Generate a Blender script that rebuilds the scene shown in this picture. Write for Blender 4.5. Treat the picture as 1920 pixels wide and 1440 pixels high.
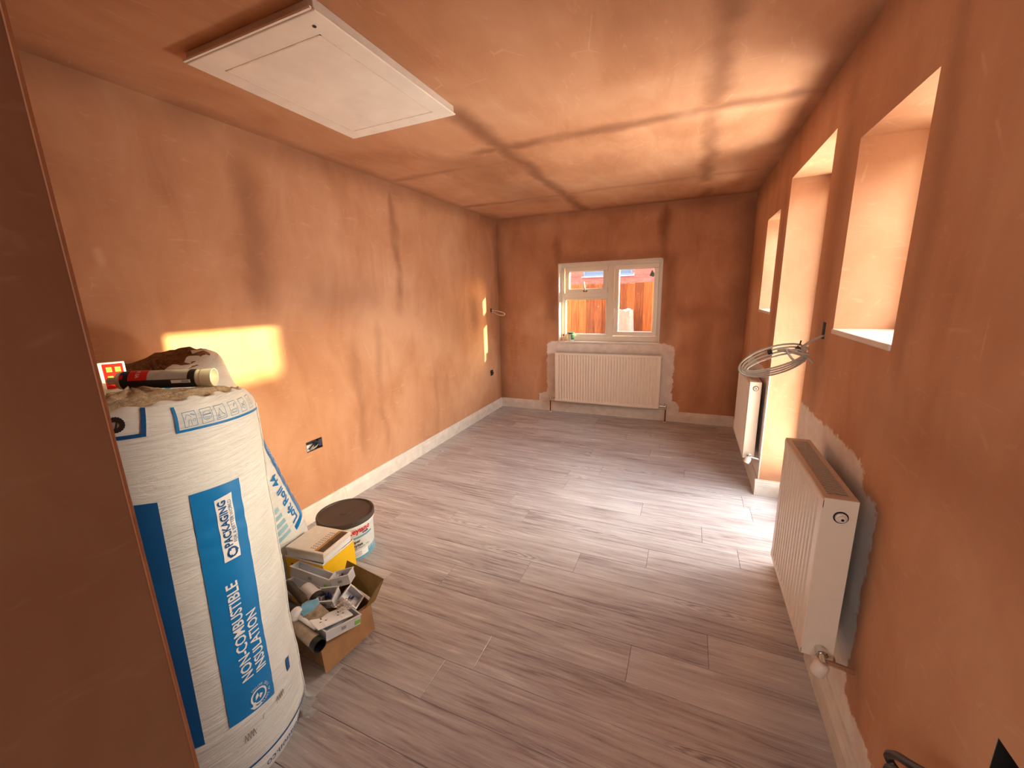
import bpy, bmesh, math, random
from mathutils import Vector, Matrix, noise
random.seed(7)
S = bpy.context.scene
COL = S.collection
for o in list(bpy.data.objects): bpy.data.objects.remove(o)
PI = math.pi
def R(d): return d*PI/180

# ------------------------------------------------------------------ camera
cd = bpy.data.cameras.new('camera'); cam = bpy.data.objects.new('camera', cd); COL.objects.link(cam)
cd.sensor_width = 36; cd.lens = 14.1015; cd.clip_start = 0.02
RT = Vector((0.91676322, 0.39854384, -0.02660837)); UP = Vector((-0.06245719, 0.20882784, 0.97595596)); FW = Vector((-0.39451781, 0.89305864, -0.21633761))
m = Matrix((RT, UP, -FW)).transposed().to_4x4(); m.translation = Vector((2.2897, 0, 1.48319)); cam.matrix_world = m
S.camera = cam
# ------------------------------------------------------------------ light
S.view_settings.view_transform = 'Standard'; S.view_settings.look = 'None'; S.view_settings.gamma = 1
S.view_settings.use_curve_mapping = False
S.view_settings.exposure = 3.52
SUN_ELEV = 12.5; SUN_DIR = Vector((-1, -0.436, -0.242)).normalized()
w = bpy.data.worlds.new('sky'); S.world = w; w.use_nodes = True
wn = w.node_tree.nodes; wl = w.node_tree.links; bg = wn['Background']
sky = wn.new('ShaderNodeTexSky'); sky.sky_type = 'NISHITA'; sky.sun_disc = False
sky.sun_elevation = R(SUN_ELEV); sky.sun_rotation = math.atan2(1, 0.436); sky.air_density = 1.2; sky.dust_density = 2.5; sky.ozone_density = 0.6
tint = wn.new('ShaderNodeMixRGB'); tint.blend_type = 'MIX'; tint.inputs[0].default_value = 0.55; tint.inputs[2].default_value = (1.1, 0.93, 0.80, 1)
wl.new(sky.outputs[0], tint.inputs[1]); wl.new(tint.outputs[0], bg.inputs[0]); bg.inputs[1].default_value = 0.5
sd = bpy.data.lights.new('sun', 'SUN'); sd.energy = 2.1; sd.angle = R(0.8); sd.color = (1.0, 0.85, 0.43)
sun = bpy.data.objects.new('sun', sd); COL.objects.link(sun); sun.rotation_euler = SUN_DIR.to_track_quat('-Z', 'Y').to_euler(); sun.location = (12, 6, 5)
def area(name, loc, dirv, sx, sy, e, col=(1, 1, 1), portal=False):
    l = bpy.data.lights.new(name, 'AREA'); l.shape = 'RECTANGLE'; l.size = sx; l.size_y = sy; l.energy = e; l.color = col
    if portal: l.cycles.is_portal = True
    o = bpy.data.objects.new(name, l); COL.objects.link(o); o.location = loc; o.rotation_euler = Vector(dirv).to_track_quat('-Z', 'Z').to_euler(); return o
W = 2.8245; D = 4.8216; H = 2.4; T = 0.30
DY0, DY1, DH = 2.328, 3.196, 2.146
area('daylight_portal', (W+T+.02, (DY0+DY1)/2, DH/2), (-1, 0, 0), DY1-DY0, DH, 1, portal=True)
area('daylight_portal', (W+T+.02, 1.742, 1.663), (-1, 0, 0), .527, .693, 1, portal=True)
area('daylight_portal', (W+T+.02, 3.7215, 1.665), (-1, 0, 0), .517, .70, 1, portal=True)
area('daylight_portal', (1.401, D+.2, 1.372), (0, -1, 0), 1.188, .93, 1, portal=True)
# daylight of the bright open side of the garden entering by the door and the two slim windows
area('door_daylight', (W+2.0, 3.05, 2.5), (-1, -.12, -.38), 1.5, 1.0, 19, (.97, .98, 1))
area('slim_window_daylight', (W+.95, 1.30, 2.55), (-1, .3, -.6), .9, .8, 3.6, (1, .95, .84))
# added fill lamp behind the camera, no light source known there
area('hall_fill', (1.9, -1.5, 1.55), (0, 1, .12), 1.6, 1.2, 2.4, (1, .97, .92))
area('patio_fill', (W+.95, 2.85, .06), (-.35, 0, 1), 1.1, 1.3, 18, (1, .93, .84))  # added upward lamp in place of paving bounce, lifts the ceiling

# ------------------------------------------------------------------ node helpers
def srgb(r, g, b):
    f = lambda c: ((c/255+.055)/1.055)**2.4 if c > 10 else c/255/12.92
    return (f(r), f(g), f(b), 1)
class NT:
    def __init__(s, name):
        s.m = bpy.data.materials.new(name); s.m.use_nodes = True; s.t = s.m.node_tree; s.b = s.t.nodes['Principled BSDF']; s.out = s.t.nodes['Material Output']
    def n(s, k, **kw):
        x = s.t.nodes.new(k)
        for a, v in kw.items(): setattr(x, a, v)
        return x
    def put(s, sock, v):
        if isinstance(v, bpy.types.NodeSocket): s.t.links.new(v, sock)
        elif v is not None: sock.default_value = v
    def M(s, op, a, b=None, c=None, clamp=False):
        x = s.n('ShaderNodeMath', operation=op, use_clamp=clamp)
        for i, v in enumerate((a, b, c)): s.put(x.inputs[i], v)
        return x.outputs[0]
    def mix(s, f, a, b, mode='MIX'):
        x = s.n('ShaderNodeMixRGB', blend_type=mode); s.put(x.inputs[0], f); s.put(x.inputs[1], a); s.put(x.inputs[2], b); return x.outputs[0]
    def ramp(s, f, pts):
        x = s.n('ShaderNodeValToRGB'); e = x.color_ramp.elements
        while len(e) < len(pts): e.new(.5)
        for i, (p, c) in enumerate(pts): e[i].position = p; e[i].color = c if len(c) == 4 else (*c, 1)
        s.put(x.inputs[0], f); return x.outputs[0]
    def noise(s, vec, scale, detail=3, rough=.55, dist=0):
        x = s.n('ShaderNodeTexNoise'); s.put(x.inputs['Vector'], vec); x.inputs['Scale'].default_value = scale; x.inputs['Detail'].default_value = detail
        x.inputs['Roughness'].default_value = rough; x.inputs['Distortion'].default_value = dist; return x.outputs[0]
    def scale(s, vec, sc, loc=(0, 0, 0), rot=(0, 0, 0)):
        x = s.n('ShaderNodeMapping'); s.put(x.inputs[0], vec); x.inputs[3].default_value = sc; x.inputs[1].default_value = loc; x.inputs[2].default_value = rot; return x.outputs[0]
    def smooth(s, v, a, b):   # 0 below a, 1 above b
        x = s.n('ShaderNodeMapRange', interpolation_type='SMOOTHSTEP'); s.put(x.inputs[0], v); x.inputs[1].default_value = a; x.inputs[2].default_value = b
        return x.outputs[0]
    def obj(s): return s.n('ShaderNodeTexCoord').outputs['Object']
    def xyz(s, v):
        x = s.n('ShaderNodeSeparateXYZ'); s.put(x.inputs[0], v); return x.outputs
    def bump(s, h, st, dist=.01):
        x = s.n('ShaderNodeBump'); x.inputs['Strength'].default_value = st; x.inputs['Distance'].default_value = dist; s.put(x.inputs['Height'], h); s.t.links.new(x.outputs[0], s.b.inputs['Normal'])
    def set(s, col=None, rough=None, metal=None, spec=None, **kw):
        if col is not None: s.put(s.b.inputs['Base Color'], col)
        if rough is not None: s.put(s.b.inputs['Roughness'], rough)
        if metal is not None: s.b.inputs['Metallic'].default_value = metal
        if spec is not None: s.b.inputs['Specular IOR Level'].default_value = spec
        for k, v in kw.items(): s.put(s.b.inputs[k], v)
        return s.m
_mc = {}
def mat(name, rgb, rough=.5, metal=0, var=.08, vs=30, bump=0, spec=.5):
    if name in _mc: return _mc[name]
    t = NT(name); c = srgb(*rgb); v = t.noise(t.obj(), vs, 3)
    dark = tuple(x*(1-var*2) for x in c[:3])+(1,); lite = tuple(min(1, x*(1+var)) for x in c[:3])+(1,)
    t.set(t.ramp(v, [(.3, dark), (.7, lite)]), rough, metal, spec)
    if bump: t.bump(t.noise(t.obj(), vs*2, 4), bump, .004)
    _mc[name] = t.m; return t.m

# plaster: lines = [(axis, position, halfwidth, strength, other_axis, lo, hi)], patches = boxes of white primer in wall coordinates
def plaster(name, flat, lines=(), patches=(), tone=1.0):
    t = NT(name); P = t.obj(); X = t.xyz(P)
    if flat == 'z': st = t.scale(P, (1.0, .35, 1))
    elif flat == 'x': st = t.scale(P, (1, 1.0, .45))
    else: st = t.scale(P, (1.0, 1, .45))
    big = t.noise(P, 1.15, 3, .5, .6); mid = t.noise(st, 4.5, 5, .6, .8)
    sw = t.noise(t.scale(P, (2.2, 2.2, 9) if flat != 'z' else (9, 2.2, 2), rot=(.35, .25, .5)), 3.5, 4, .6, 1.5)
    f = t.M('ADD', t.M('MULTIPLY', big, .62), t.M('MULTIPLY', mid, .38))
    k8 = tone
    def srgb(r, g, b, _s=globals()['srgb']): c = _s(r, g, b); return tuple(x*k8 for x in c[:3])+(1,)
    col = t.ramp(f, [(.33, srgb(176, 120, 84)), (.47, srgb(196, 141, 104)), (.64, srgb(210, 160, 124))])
    col = t.mix(t.M('MULTIPLY', t.smooth(sw, .58, .74), .28), col, srgb(222, 180, 148))
    # trowel scratches
    vv = t.n('ShaderNodeTexVoronoi', feature='DISTANCE_TO_EDGE'); t.put(vv.inputs[0], t.scale(P, (1.6, 1.6, .7), rot=(.4, .3, .2))); vv.inputs['Scale'].default_value = 2.2
    sc = t.M('MULTIPLY', t.M('SUBTRACT', 1, t.smooth(vv.outputs[0], .0, .012)), t.smooth(t.noise(P, 6, 2), .58, .66))
    col = t.mix(t.M('MULTIPLY', sc, .35), col, srgb(226, 186, 154))
    wob = t.M('MULTIPLY', t.M('SUBTRACT', t.noise(P, 3.0, 4, .6), .5), .16)
    damp = None
    ax = dict(x=0, y=1, z=2)
    brk = t.noise(P, 2.0, 2)
    for (a, pos, hw, stg, oa, lo, hi) in lines:
        d = t.M('ABSOLUTE', t.M('ADD', t.M('SUBTRACT', X[ax[a]], pos), wob))
        g = t.M('SUBTRACT', 1, t.smooth(d, 0, hw*2.6))
        g = t.M('MULTIPLY', g, t.M('MULTIPLY', t.smooth(X[ax[oa]], lo-.12, lo+.12), t.M('SUBTRACT', 1, t.smooth(X[ax[oa]], hi-.12, hi+.12))))
        g = t.M('MULTIPLY', t.M('MULTIPLY', g, stg*.85), t.smooth(brk, .22, .5))
        damp = g if damp is None else t.M('MAXIMUM', damp, g)
    if damp is not None: col = t.mix(damp, col, srgb(122, 74, 48))
    rough = t.M('ADD', .62, t.M('MULTIPLY', big, .3))
    if patches:
        ed = t.M('ADD', t.M('MULTIPLY', t.M('SUBTRACT', t.noise(t.scale(P, (3, 3, 3)), 4, 5, .75), .5), .09), t.M('MULTIPLY', t.M('SUBTRACT', t.noise(P, 60, 2), .5), .02))
        msk = None; u = 1 if flat == 'x' else 0
        for (u0, u1, z0, z1) in patches:
            du = t.M('SUBTRACT', t.M('ABSOLUTE', t.M('SUBTRACT', X[u], (u0+u1)/2)), (u1-u0)/2)
            dz = t.M('SUBTRACT', t.M('ABSOLUTE', t.M('SUBTRACT', X[2], (z0+z1)/2)), (z1-z0)/2)
            g = t.M('SUBTRACT', 1, t.smooth(t.M('ADD', t.M('SMOOTH_MAX', du, dz, .12), ed), -.004, .008))
            msk = g if msk is None else t.M('MAXIMUM', msk, g)
        thin = t.ramp(t.noise(P, 8, 4, .7), [(.3, srgb(222, 204, 190)), (.65, srgb(240, 232, 222))])
        dep = t.M('SUBTRACT', 1, t.smooth(X[0], W+.004, W+.008)) if flat == 'x' else t.M('SUBTRACT', 1, t.smooth(X[1], D+.004, D+.008))
        col = t.mix(t.M('MULTIPLY', t.M('MULTIPLY', msk, dep), .93), col, thin)
    t.set(col, rough, spec=.35)
    t.bump(t.M('ADD', t.M('MULTIPLY', mid, .6), t.M('MULTIPLY', sw, .5)), .07, .010)
    return t.m

ZL = ('z', 1.42, .05, .0, 'y', 0, 1)
MP_left = plaster('plaster_left', 'x', [('y', 1.62, .05, .5, 'z', 1.45, 2.3), ('y', 2.85, .03, .6, 'z', 1.4, 2.4), ('y', 2.27, .03, .38, 'z', .3, 1.15), ('y', 2.52, .025, .3, 'z', .3, 1.3), ('z', 1.5, .10, .35, 'y', 1.9, 2.6), ('y', 4.15, .07, .5, 'z', 1.1, 1.5), ('y', 3.75, .1, .3, 'z', 1.0, 1.4), ('z', 2.4, .07, .55, 'y', .5, 4.9), ('y', D, .07, .55, 'z', 0, 2.4), ('y', 3.3, .02, .25, 'z', .1, .8)])
MP_back = plaster('plaster_back', 'y', [('x', .80, .04, .85, 'z', 1.75, 2.4), ('x', 1.995, .04, .85, 'z', 1.75, 2.4), ('z', 1.87, .05, .5, 'x', .75, 2.1), ('x', .73, .06, .6, 'z', 1.1, 1.9), ('x', 2.06, .05, .6, 'z', .9, 1.9), ('z', 1.25, .06, .35, 'x', 2.0, 2.8), ('x', 2.45, .05, .35, 'z', .2, 1.2), ('z', 2.4, .06, .5, 'x', 0, 2.9), ('x', 0, .06, .6, 'z', 0, 2.4), ('x', W, .10, .7, 'z', 0, 2.4)],
                  [(.66, 2.16, -.3, .90), (.54, 2.24, -.3, .24)])
MP_right = plaster('plaster_right', 'x', [('z', 2.4, .09, .6, 'y', 0, 4.9), ('y', D, .08, .6, 'z', 0, 2.4), ('y', 2.16, .06, .5, 'z', .9, 2.3), ('y', 1.40, .03, .4, 'z', 1.2, 2.2), ('z', 1.1, .07, .25, 'y', .5, 1.6), ('y', 3.3, .06, .5, 'z', .9, 2.3)],
                   [(1.38, 2.6, -.3, .86), (1.5, 2.6, .5, .93), (1.1, 2.5, -.3, .20), (3.0, 4.3, -.3, .90)])
MP_ceil = plaster('plaster_ceiling', 'z', [('x', 1.13, .045, .85, 'y', 1.95, 4.9), ('x', 2.35, .035, .7, 'y', .6, 4.9), ('y', 2.58, .04, .8, 'x', .9, 2.8), ('y', 3.97, .035, .7, 'x', 0, 1.25), ('y', 2.84, .03, .6, 'x', 0, 1.1), ('x', .85, .20, .55, 'y', 2.6, 4.2), ('y', D, .06, .6, 'x', 0, 2.9), ('x', W, .06, .6, 'y', 0, 4.9), ('x', 0, .05, .5, 'y', .4, 4.9), ('y', 3.95, .03, .35, 'x', 1.3, 2.8)])
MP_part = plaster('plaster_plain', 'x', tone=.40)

def wood_floor():
    t = NT('grey_oak_laminate'); P = t.obj(); oi = t.n('ShaderNodeObjectInfo').outputs['Random']
    cx = t.n('ShaderNodeCombineXYZ'); t.put(cx.inputs[0], t.M('MULTIPLY', oi, 37.)); t.put(cx.inputs[1], t.M('MULTIPLY', oi, 91.)); t.put(cx.inputs[2], t.M('MULTIPLY', oi, 13.))
    va = t.n('ShaderNodeVectorMath', operation='ADD'); t.put(va.inputs[0], P); t.put(va.inputs[1], cx.outputs[0]); V = va.outputs[0]
    g1 = t.noise(t.scale(V, (1.4, 22, 1)), 2.2, 6, .65, .5)
    g2 = t.noise(t.scale(V, (4, 130, 1)), 2.0, 3, .6, .2)
    g3 = t.noise(t.scale(V, (1.2, 6, 1)), 1.2, 2, .5)
    # cathedral grain around a few knots
    vo = t.n('ShaderNodeTexVoronoi', feature='F1'); t.put(vo.inputs[0], t.scale(V, (1.3, 6.5, 1))); vo.inputs['Scale'].default_value = 1.0
    ring = t.M('SINE', t.M('MULTIPLY', t.M('ADD', vo.outputs[0], t.M('MULTIPLY', g1, .25)), 95.))
    near = t.M('SUBTRACT', 1, t.smooth(vo.outputs[0], .12, .34))
    knot = t.M('SUBTRACT', 1, t.smooth(vo.outputs[0], .03, .075))
    f = t.M('ADD', t.M('MULTIPLY', g1, .75), t.M('MULTIPLY', g3, .35)); f = t.M('ADD', f, t.M('MULTIPLY', t.M('SUBTRACT', g2, .5), .28))
    f = t.M('ADD', f, t.M('MULTIPLY', t.M('MULTIPLY', ring, near), .13))
    f = t.M('ADD', f, t.M('MULTIPLY', t.M('SUBTRACT', oi, .5), .07))
    col = t.ramp(f, [(.36, srgb(134, 121, 120)), (.47, srgb(166, 156, 155)), (.58, srgb(181, 173, 172)), (.74, srgb(196, 190, 189))])
    col = t.mix(t.M('MULTIPLY', knot, .7), col, srgb(98, 74, 64))
    t.set(col, t.M('ADD', .17, t.M('MULTIPLY', g1, .16)), spec=.5)
    t.bump(t.M('ADD', g1, t.M('MULTIPLY', g2, .6)), .10, .003)
    return t.m
M_floor = wood_floor()
M_white = mat('white_gloss_paint', (226, 212, 200), .35, var=.03, vs=12)
M_skirt = mat('skirting_primer', (222, 210, 196), .45, var=.07, vs=14)
M_pvc = mat('white_upvc', (236, 226, 212), .25, var=.01)
M_rad = mat('radiator_enamel', (238, 222, 202), .3, var=.01)
M_radtop = mat('radiator_grille_paint', (196, 176, 156), .4, var=.02)
M_dark = mat('dark_gap', (24, 20, 18), .7)
M_chrome = mat('chrome', (215, 212, 205), .16, 1.0, var=.02)
M_copper = mat('copper_pipe', (150, 84, 58), .35, 1.0, var=.1)
M_steel = mat('galvanised_box', (120, 112, 104), .4, .8, var=.15)
M_hatch = mat('hatch_panel_plastic', (252, 242, 230), .45, var=.04, vs=7)
M_hframe = mat('hatch_frame_metal', (226, 214, 202), .35, 0, var=.05, vs=9)
M_blk = mat('black_plastic', (28, 27, 27), .4, var=.1)
M_card = mat('cardboard', (166, 124, 86), .8, var=.08, vs=18)
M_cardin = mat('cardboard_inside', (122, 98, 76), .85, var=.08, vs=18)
M_grey = mat('grey_cable', (176, 166, 152), .4, var=.04)
M_wcable = mat('white_cable', (226, 205, 185), .4, var=.03)
M_dcable = mat('dark_cable', (44, 36, 30), .35, var=.2)
M_tray = mat('white_plastic', (232, 234, 238), .35, var=.02)
M_traysh = mat('pale_grey_plastic', (205, 210, 218), .35, var=.02)
M_navy = mat('navy_plastic', (26, 26, 92), .4)
M_green = mat('green_label', (126, 196, 84), .5, var=.03)
M_yel = mat('yellow_card', (250, 200, 10), .5, var=.02)
M_blue = mat('print_blue', (0, 122, 196), .32, var=.04, vs=14)
M_dblue = mat('print_dark_blue', (0, 84, 150), .32, var=.05, vs=14)
M_pale = mat('print_pale_blue', (150, 196, 216), .4, var=.04)
M_pwhite = mat('print_white', (238, 240, 240), .4, var=.02)
M_red = mat('print_red', (214, 34, 32), .4, var=.03)
M_teal = mat('print_teal', (96, 160, 184), .4, var=.03)
M_ink = mat('print_black', (36, 34, 36), .45, var=.05)
M_gink = mat('print_grey', (128, 124, 120), .5, var=.1)
M_lid = mat('charcoal_lid', (68, 60, 56), .5, var=.12, vs=9)
M_pail = mat('pail_plastic', (228, 230, 230), .35, var=.02)
def glass():
    t = NT('window_glass'); t.t.nodes.remove(t.b)
    tr = t.n('ShaderNodeBsdfTransparent'); tr.inputs[0].default_value = (.93, .95, .94, 1); gl = t.n('ShaderNodeBsdfGlossy'); gl.inputs['Roughness'].default_value = .02
    ge = t.n('ShaderNodeNewGeometry'); dt = t.n('ShaderNodeVectorMath', operation='DOT_PRODUCT'); t.put(dt.inputs[0], ge.outputs['Incoming']); t.put(dt.inputs[1], ge.outputs['Normal'])
    fv = t.M('ADD', .035, t.M('MULTIPLY', t.M('POWER', t.M('SUBTRACT', 1, t.M('ABSOLUTE', dt.outputs['Value'])), 5.), .9)); mx = t.n('ShaderNodeMixShader')
    t.t.links.new(fv, mx.inputs[0]); t.t.links.new(tr.outputs[0], mx.inputs[1]); t.t.links.new(gl.outputs[0], mx.inputs[2]); t.t.links.new(mx.outputs[0], t.out.inputs[0]); return t.m
M_glass = glass()
def wrapmat(name='polythene_wrap', rgb=(232, 236, 236)):
    t = NT(name); P = t.obj(); f = t.noise(t.scale(P, (5, 5, 42)), 1.6, 5, .6, 1.2); g = t.noise(P, 5, 3)
    c = srgb(*rgb); t.set(t.ramp(g, [(.3, tuple(x*.86 for x in c[:3])), (.7, tuple(min(1, x*1.04) for x in c[:3]))]), .32, spec=.5)
    t.bump(f, .55, .012); return t.m
M_wrap = wrapmat()
M_wool = None
def woolmat(name, a, b):
    t = NT(name); P = t.obj(); f = t.noise(t.scale(P, (1, 1, 3)), 38, 6, .75, 1.5); g = t.noise(P, 9, 3)
    t.set(t.mix(t.M('MULTIPLY', g, .5), t.ramp(f, [(.34, srgb(*a)), (.62, srgb(*b))]), srgb(*b)), .95, spec=.1); t.bump(f, .9, .02); return t.m
M_wool = woolmat('mineral_wool', (184, 144, 98), (254, 238, 206))
M_wool2 = woolmat('brown_mineral_wool', (84, 54, 36), (190, 146, 108))

# ------------------------------------------------------------------ mesh helpers
def mk(name, bm, m=None, parent=None, smooth=False, bevel=0, seg=2, recalc=True):
    if recalc: bmesh.ops.recalc_face_normals(bm, faces=bm.faces[:])
    me = bpy.data.meshes.new(name); bm.to_mesh(me); bm.free()
    o = bpy.data.objects.new(name, me); COL.objects.link(o)
    for x in (m if isinstance(m, (list, tuple)) else [m]):
        if x: me.materials.append(x)
    if smooth: me.polygons.foreach_set('use_smooth', [True]*len(me.polygons)); me.set_sharp_from_angle(angle=R(42))
    if bevel:
        b = o.modifiers.new('bevel', 'BEVEL'); b.width = bevel; b.segments = seg; b.limit_method = 'ANGLE'; b.angle_limit = R(40)
    if parent: o.parent = parent
    return o
def box(bm, c0, c1, mi=0, M=None):
    vs = [Vector((x, y, z)) for z in (c0[2], c1[2]) for y in (c0[1], c1[1]) for x in (c0[0], c1[0])]
    if M: vs = [M @ v for v in vs]
    v = [bm.verts.new(p) for p in vs]
    for f in ((0, 2, 3, 1), (4, 5, 7, 6), (0, 1, 5, 4), (2, 6, 7, 3), (0, 4, 6, 2), (1, 3, 7, 5)):
        bm.faces.new([v[i] for i in f]).material_index = mi
    return v
def cbox(bm, c, s, mi=0, M=None): box(bm, [c[i]-s[i]/2 for i in range(3)], [c[i]+s[i]/2 for i in range(3)], mi, M)
def prism(bm, pts, d0, d1, fn, mi=0):   # polygon pts (a,b) extruded d0..d1, fn(a,b,d)->xyz
    A = [bm.verts.new(fn(a, b, d0)) for a, b in pts]; B = [bm.verts.new(fn(a, b, d1)) for a, b in pts]; n = len(pts)
    fs = [bm.faces.new(A), bm.faces.new(B[::-1])]+[bm.faces.new((A[i], B[i], B[(i+1) % n], A[(i+1) % n])) for i in range(n)]
    for f in fs: f.material_index = mi
def frame_of(d):
    d = d.normalized(); a = Vector((0, 0, 1)) if abs(d.z) < .9 else Vector((1, 0, 0)); e1 = d.cross(a).normalized(); return e1, d.cross(e1).normalized()
def tube(bm, pts, r, n=10, caps=True, mi=0, closed=False):
    pts = [Vector(p) for p in pts]; rings = []; N = len(pts); e1 = None
    for i, p in enumerate(pts):
        t = (pts[(i+1) % N]-pts[i-1]) if closed else (pts[min(i+1, N-1)]-pts[max(i-1, 0)])
        t.normalize()
        if e1 is None: e1 = frame_of(t)[0]
        e1 = (e1-t*e1.dot(t)).normalized(); e2 = t.cross(e1); rr = r[i] if isinstance(r, (list, tuple)) else r
        rings.append([bm.verts.new(p+e1*math.cos(2*PI*k/n)*rr+e2*math.sin(2*PI*k/n)*rr) for k in range(n)])
    for i in range(N if closed else N-1):
        a, b = rings[i], rings[(i+1) % N]
        for k in range(n): bm.faces.new((a[k], a[(k+1) % n], b[(k+1) % n], b[k])).material_index = mi
    if caps and not closed:
        bm.faces.new(rings[0][::-1]).material_index = mi; bm.faces.new(rings[-1]).material_index = mi
def lathe(bm, prof, n=32, M=None, mi=0, cap0=True, cap1=True):   # prof [(r,z)] about z
    rings = []
    for r, z in prof:
        ring = []
        for k in range(n):
            p = Vector((r*math.cos(2*PI*k/n), r*math.sin(2*PI*k/n), z)); ring.append(bm.verts.new(M @ p if M else p))
        rings.append(ring)
    for a, b in zip(rings, rings[1:]):
        for k in range(n): bm.faces.new((a[k], a[(k+1) % n], b[(k+1) % n], b[k])).material_index = mi
    if cap0: bm.faces.new(rings[0][::-1]).material_index = mi
    if cap1: bm.faces.new(rings[-1]).material_index = mi
def spline(pts, n=8):
    pts = [Vector(p) for p in pts]; out = []
    for i in range(len(pts)-1):
        p0 = pts[max(i-1, 0)]; p1 = pts[i]; p2 = pts[i+1]; p3 = pts[min(i+2, len(pts)-1)]
        for k in range(n):
            t = k/n; out.append(.5*((2*p1)+(p2-p0)*t+(2*p0-5*p1+4*p2-p3)*t*t+(3*p1-p0-3*p2+p3)*t**3))
    return out+[pts[-1]]
def axisM(a, b):   # matrix placing z axis from a towards b
    a = Vector(a); b = Vector(b); d = (b-a).normalized(); return Matrix.Translation(a) @ d.to_track_quat('Z', 'Y').to_matrix().to_4x4()
def thing(name, label, cat, loc=(0, 0, 0), rz=0, group=None, kind=None):
    o = bpy.data.objects.new(name, None); o.empty_display_size = .05; COL.objects.link(o); o.location = loc; o.rotation_euler = (0, 0, rz)
    return tag(o, label, cat, group, kind)
def tag(o, label=None, cat=None, group=None, kind=None):
    if label: o['label'] = label
    if cat: o['category'] = cat
    if group: o['group'] = group
    if kind: o['kind'] = kind
    return o
def struct(o, label, cat='structure'): return tag(o, label, cat, None, 'structure')
def solid(name, lo, hi, cuts, m, parent=None):   # cuboid minus box cutouts, clean boundary faces
    ax = []
    for i in range(3):
        v = {lo[i], hi[i]}
        for c in cuts:
            for q in (c[0][i], c[1][i]):
                if lo[i] < q < hi[i]: v.add(q)
        ax.append(sorted(v))
    nx, ny, nz = [len(a)-1 for a in ax]
    def full(i, j, k):
        if not (0 <= i < nx and 0 <= j < ny and 0 <= k < nz): return False
        p = [(ax[0][i]+ax[0][i+1])/2, (ax[1][j]+ax[1][j+1])/2, (ax[2][k]+ax[2][k+1])/2]
        return not any(all(c[0][q] < p[q] < c[1][q] for q in range(3)) for c in cuts)
    bm = bmesh.new(); vd = {}
    def V(i, j, k):
        if (i, j, k) not in vd: vd[(i, j, k)] = bm.verts.new((ax[0][i], ax[1][j], ax[2][k]))
        return vd[(i, j, k)]
    for i in range(nx):
        for j in range(ny):
            for k in range(nz):
                if not full(i, j, k): continue
                for (a, b, c), q in (((-1, 0, 0), ((0, 0, 0), (0, 0, 1), (0, 1, 1), (0, 1, 0))), ((1, 0, 0), ((1, 0, 0), (1, 1, 0), (1, 1, 1), (1, 0, 1))),
                                     ((0, -1, 0), ((0, 0, 0), (1, 0, 0), (1, 0, 1), (0, 0, 1))), ((0, 1, 0), ((0, 1, 0), (0, 1, 1), (1, 1, 1), (1, 1, 0))),
                                     ((0, 0, -1), ((0, 0, 0), (0, 1, 0), (1, 1, 0), (1, 0, 0))), ((0, 0, 1), ((0, 0, 1), (1, 0, 1), (1, 1, 1), (0, 1, 1)))):
                    if not full(i+a, j+b, k+c): bm.faces.new([V(i+x, j+y, k+z) for x, y, z in q])
    bmesh.ops.dissolve_limit(bm, angle_limit=R(1), verts=bm.verts[:], edges=bm.edges[:])
    return mk(name, bm, m, parent, recalc=False)
def text_mesh(name, s, size, fn, m, parent, u=0, v=0, rot=0, squash=1, align='CENTER', sub=.006, bold=0):
    cu = bpy.data.curves.new(name, 'FONT'); cu.body = s; cu.size = size; cu.align_x = align; cu.align_y = 'CENTER'; cu.resolution_u = 2; cu.offset = bold
    to = bpy.data.objects.new('tmp', cu); COL.objects.link(to)
    dg = bpy.context.evaluated_depsgraph_get(); me = bpy.data.meshes.new_from_object(to.evaluated_get(dg))
    bpy.data.objects.remove(to); bm = bmesh.new(); bm.from_mesh(me); bpy.data.meshes.remove(me)
    bmesh.ops.triangulate(bm, faces=bm.faces[:])
    for _ in range(3):
        es = [e for e in bm.edges if e.calc_length() > sub]
        if not es: break
        bmesh.ops.subdivide_edges(bm, edges=es, cuts=1); bmesh.ops.triangulate(bm, faces=bm.faces[:])
    c, sn = math.cos(rot), math.sin(rot)
    for vt in bm.verts:
        x, y = vt.co.x*squash, vt.co.y; vt.co = fn(u+x*c-y*sn, v+x*sn+y*c)
    return mk(name, bm, m, parent, recalc=False)
def patch(bm, quad, fn, nu=8, nv=8, mi=0):   # quad in uv: (u0v0, u1v0, u1v1, u0v1)
    g = []
    for j in range(nv+1):
        row = []
        for i in range(nu+1):
            a, b = i/nu, j/nv
            u = (quad[0][0]*(1-a)+quad[1][0]*a)*(1-b)+(quad[3][0]*(1-a)+quad[2][0]*a)*b
            v = (quad[0][1]*(1-a)+quad[1][1]*a)*(1-b)+(quad[3][1]*(1-a)+quad[2][1]*a)*b
            row.append(bm.verts.new(fn(u, v)))
        g.append(row)
    for j in range(nv):
        for i in range(nu): bm.faces.new((g[j][i], g[j][i+1], g[j+1][i+1], g[j+1][i])).material_index = mi
def line_uv(bm, pts, wd, fn, step=.01):
    for (a, b) in zip(pts, pts[1:]):
        a = Vector(a); b = Vector(b); d = b-a; L = d.length
        if L < 1e-6: continue
        n = Vector((-d.y, d.x))/L*wd/2; e = d/L*wd/2
        patch(bm, [a-n-e, b-n+e, b+n+e, a+n-e], fn, max(1, int(L/step)), 1)

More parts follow.
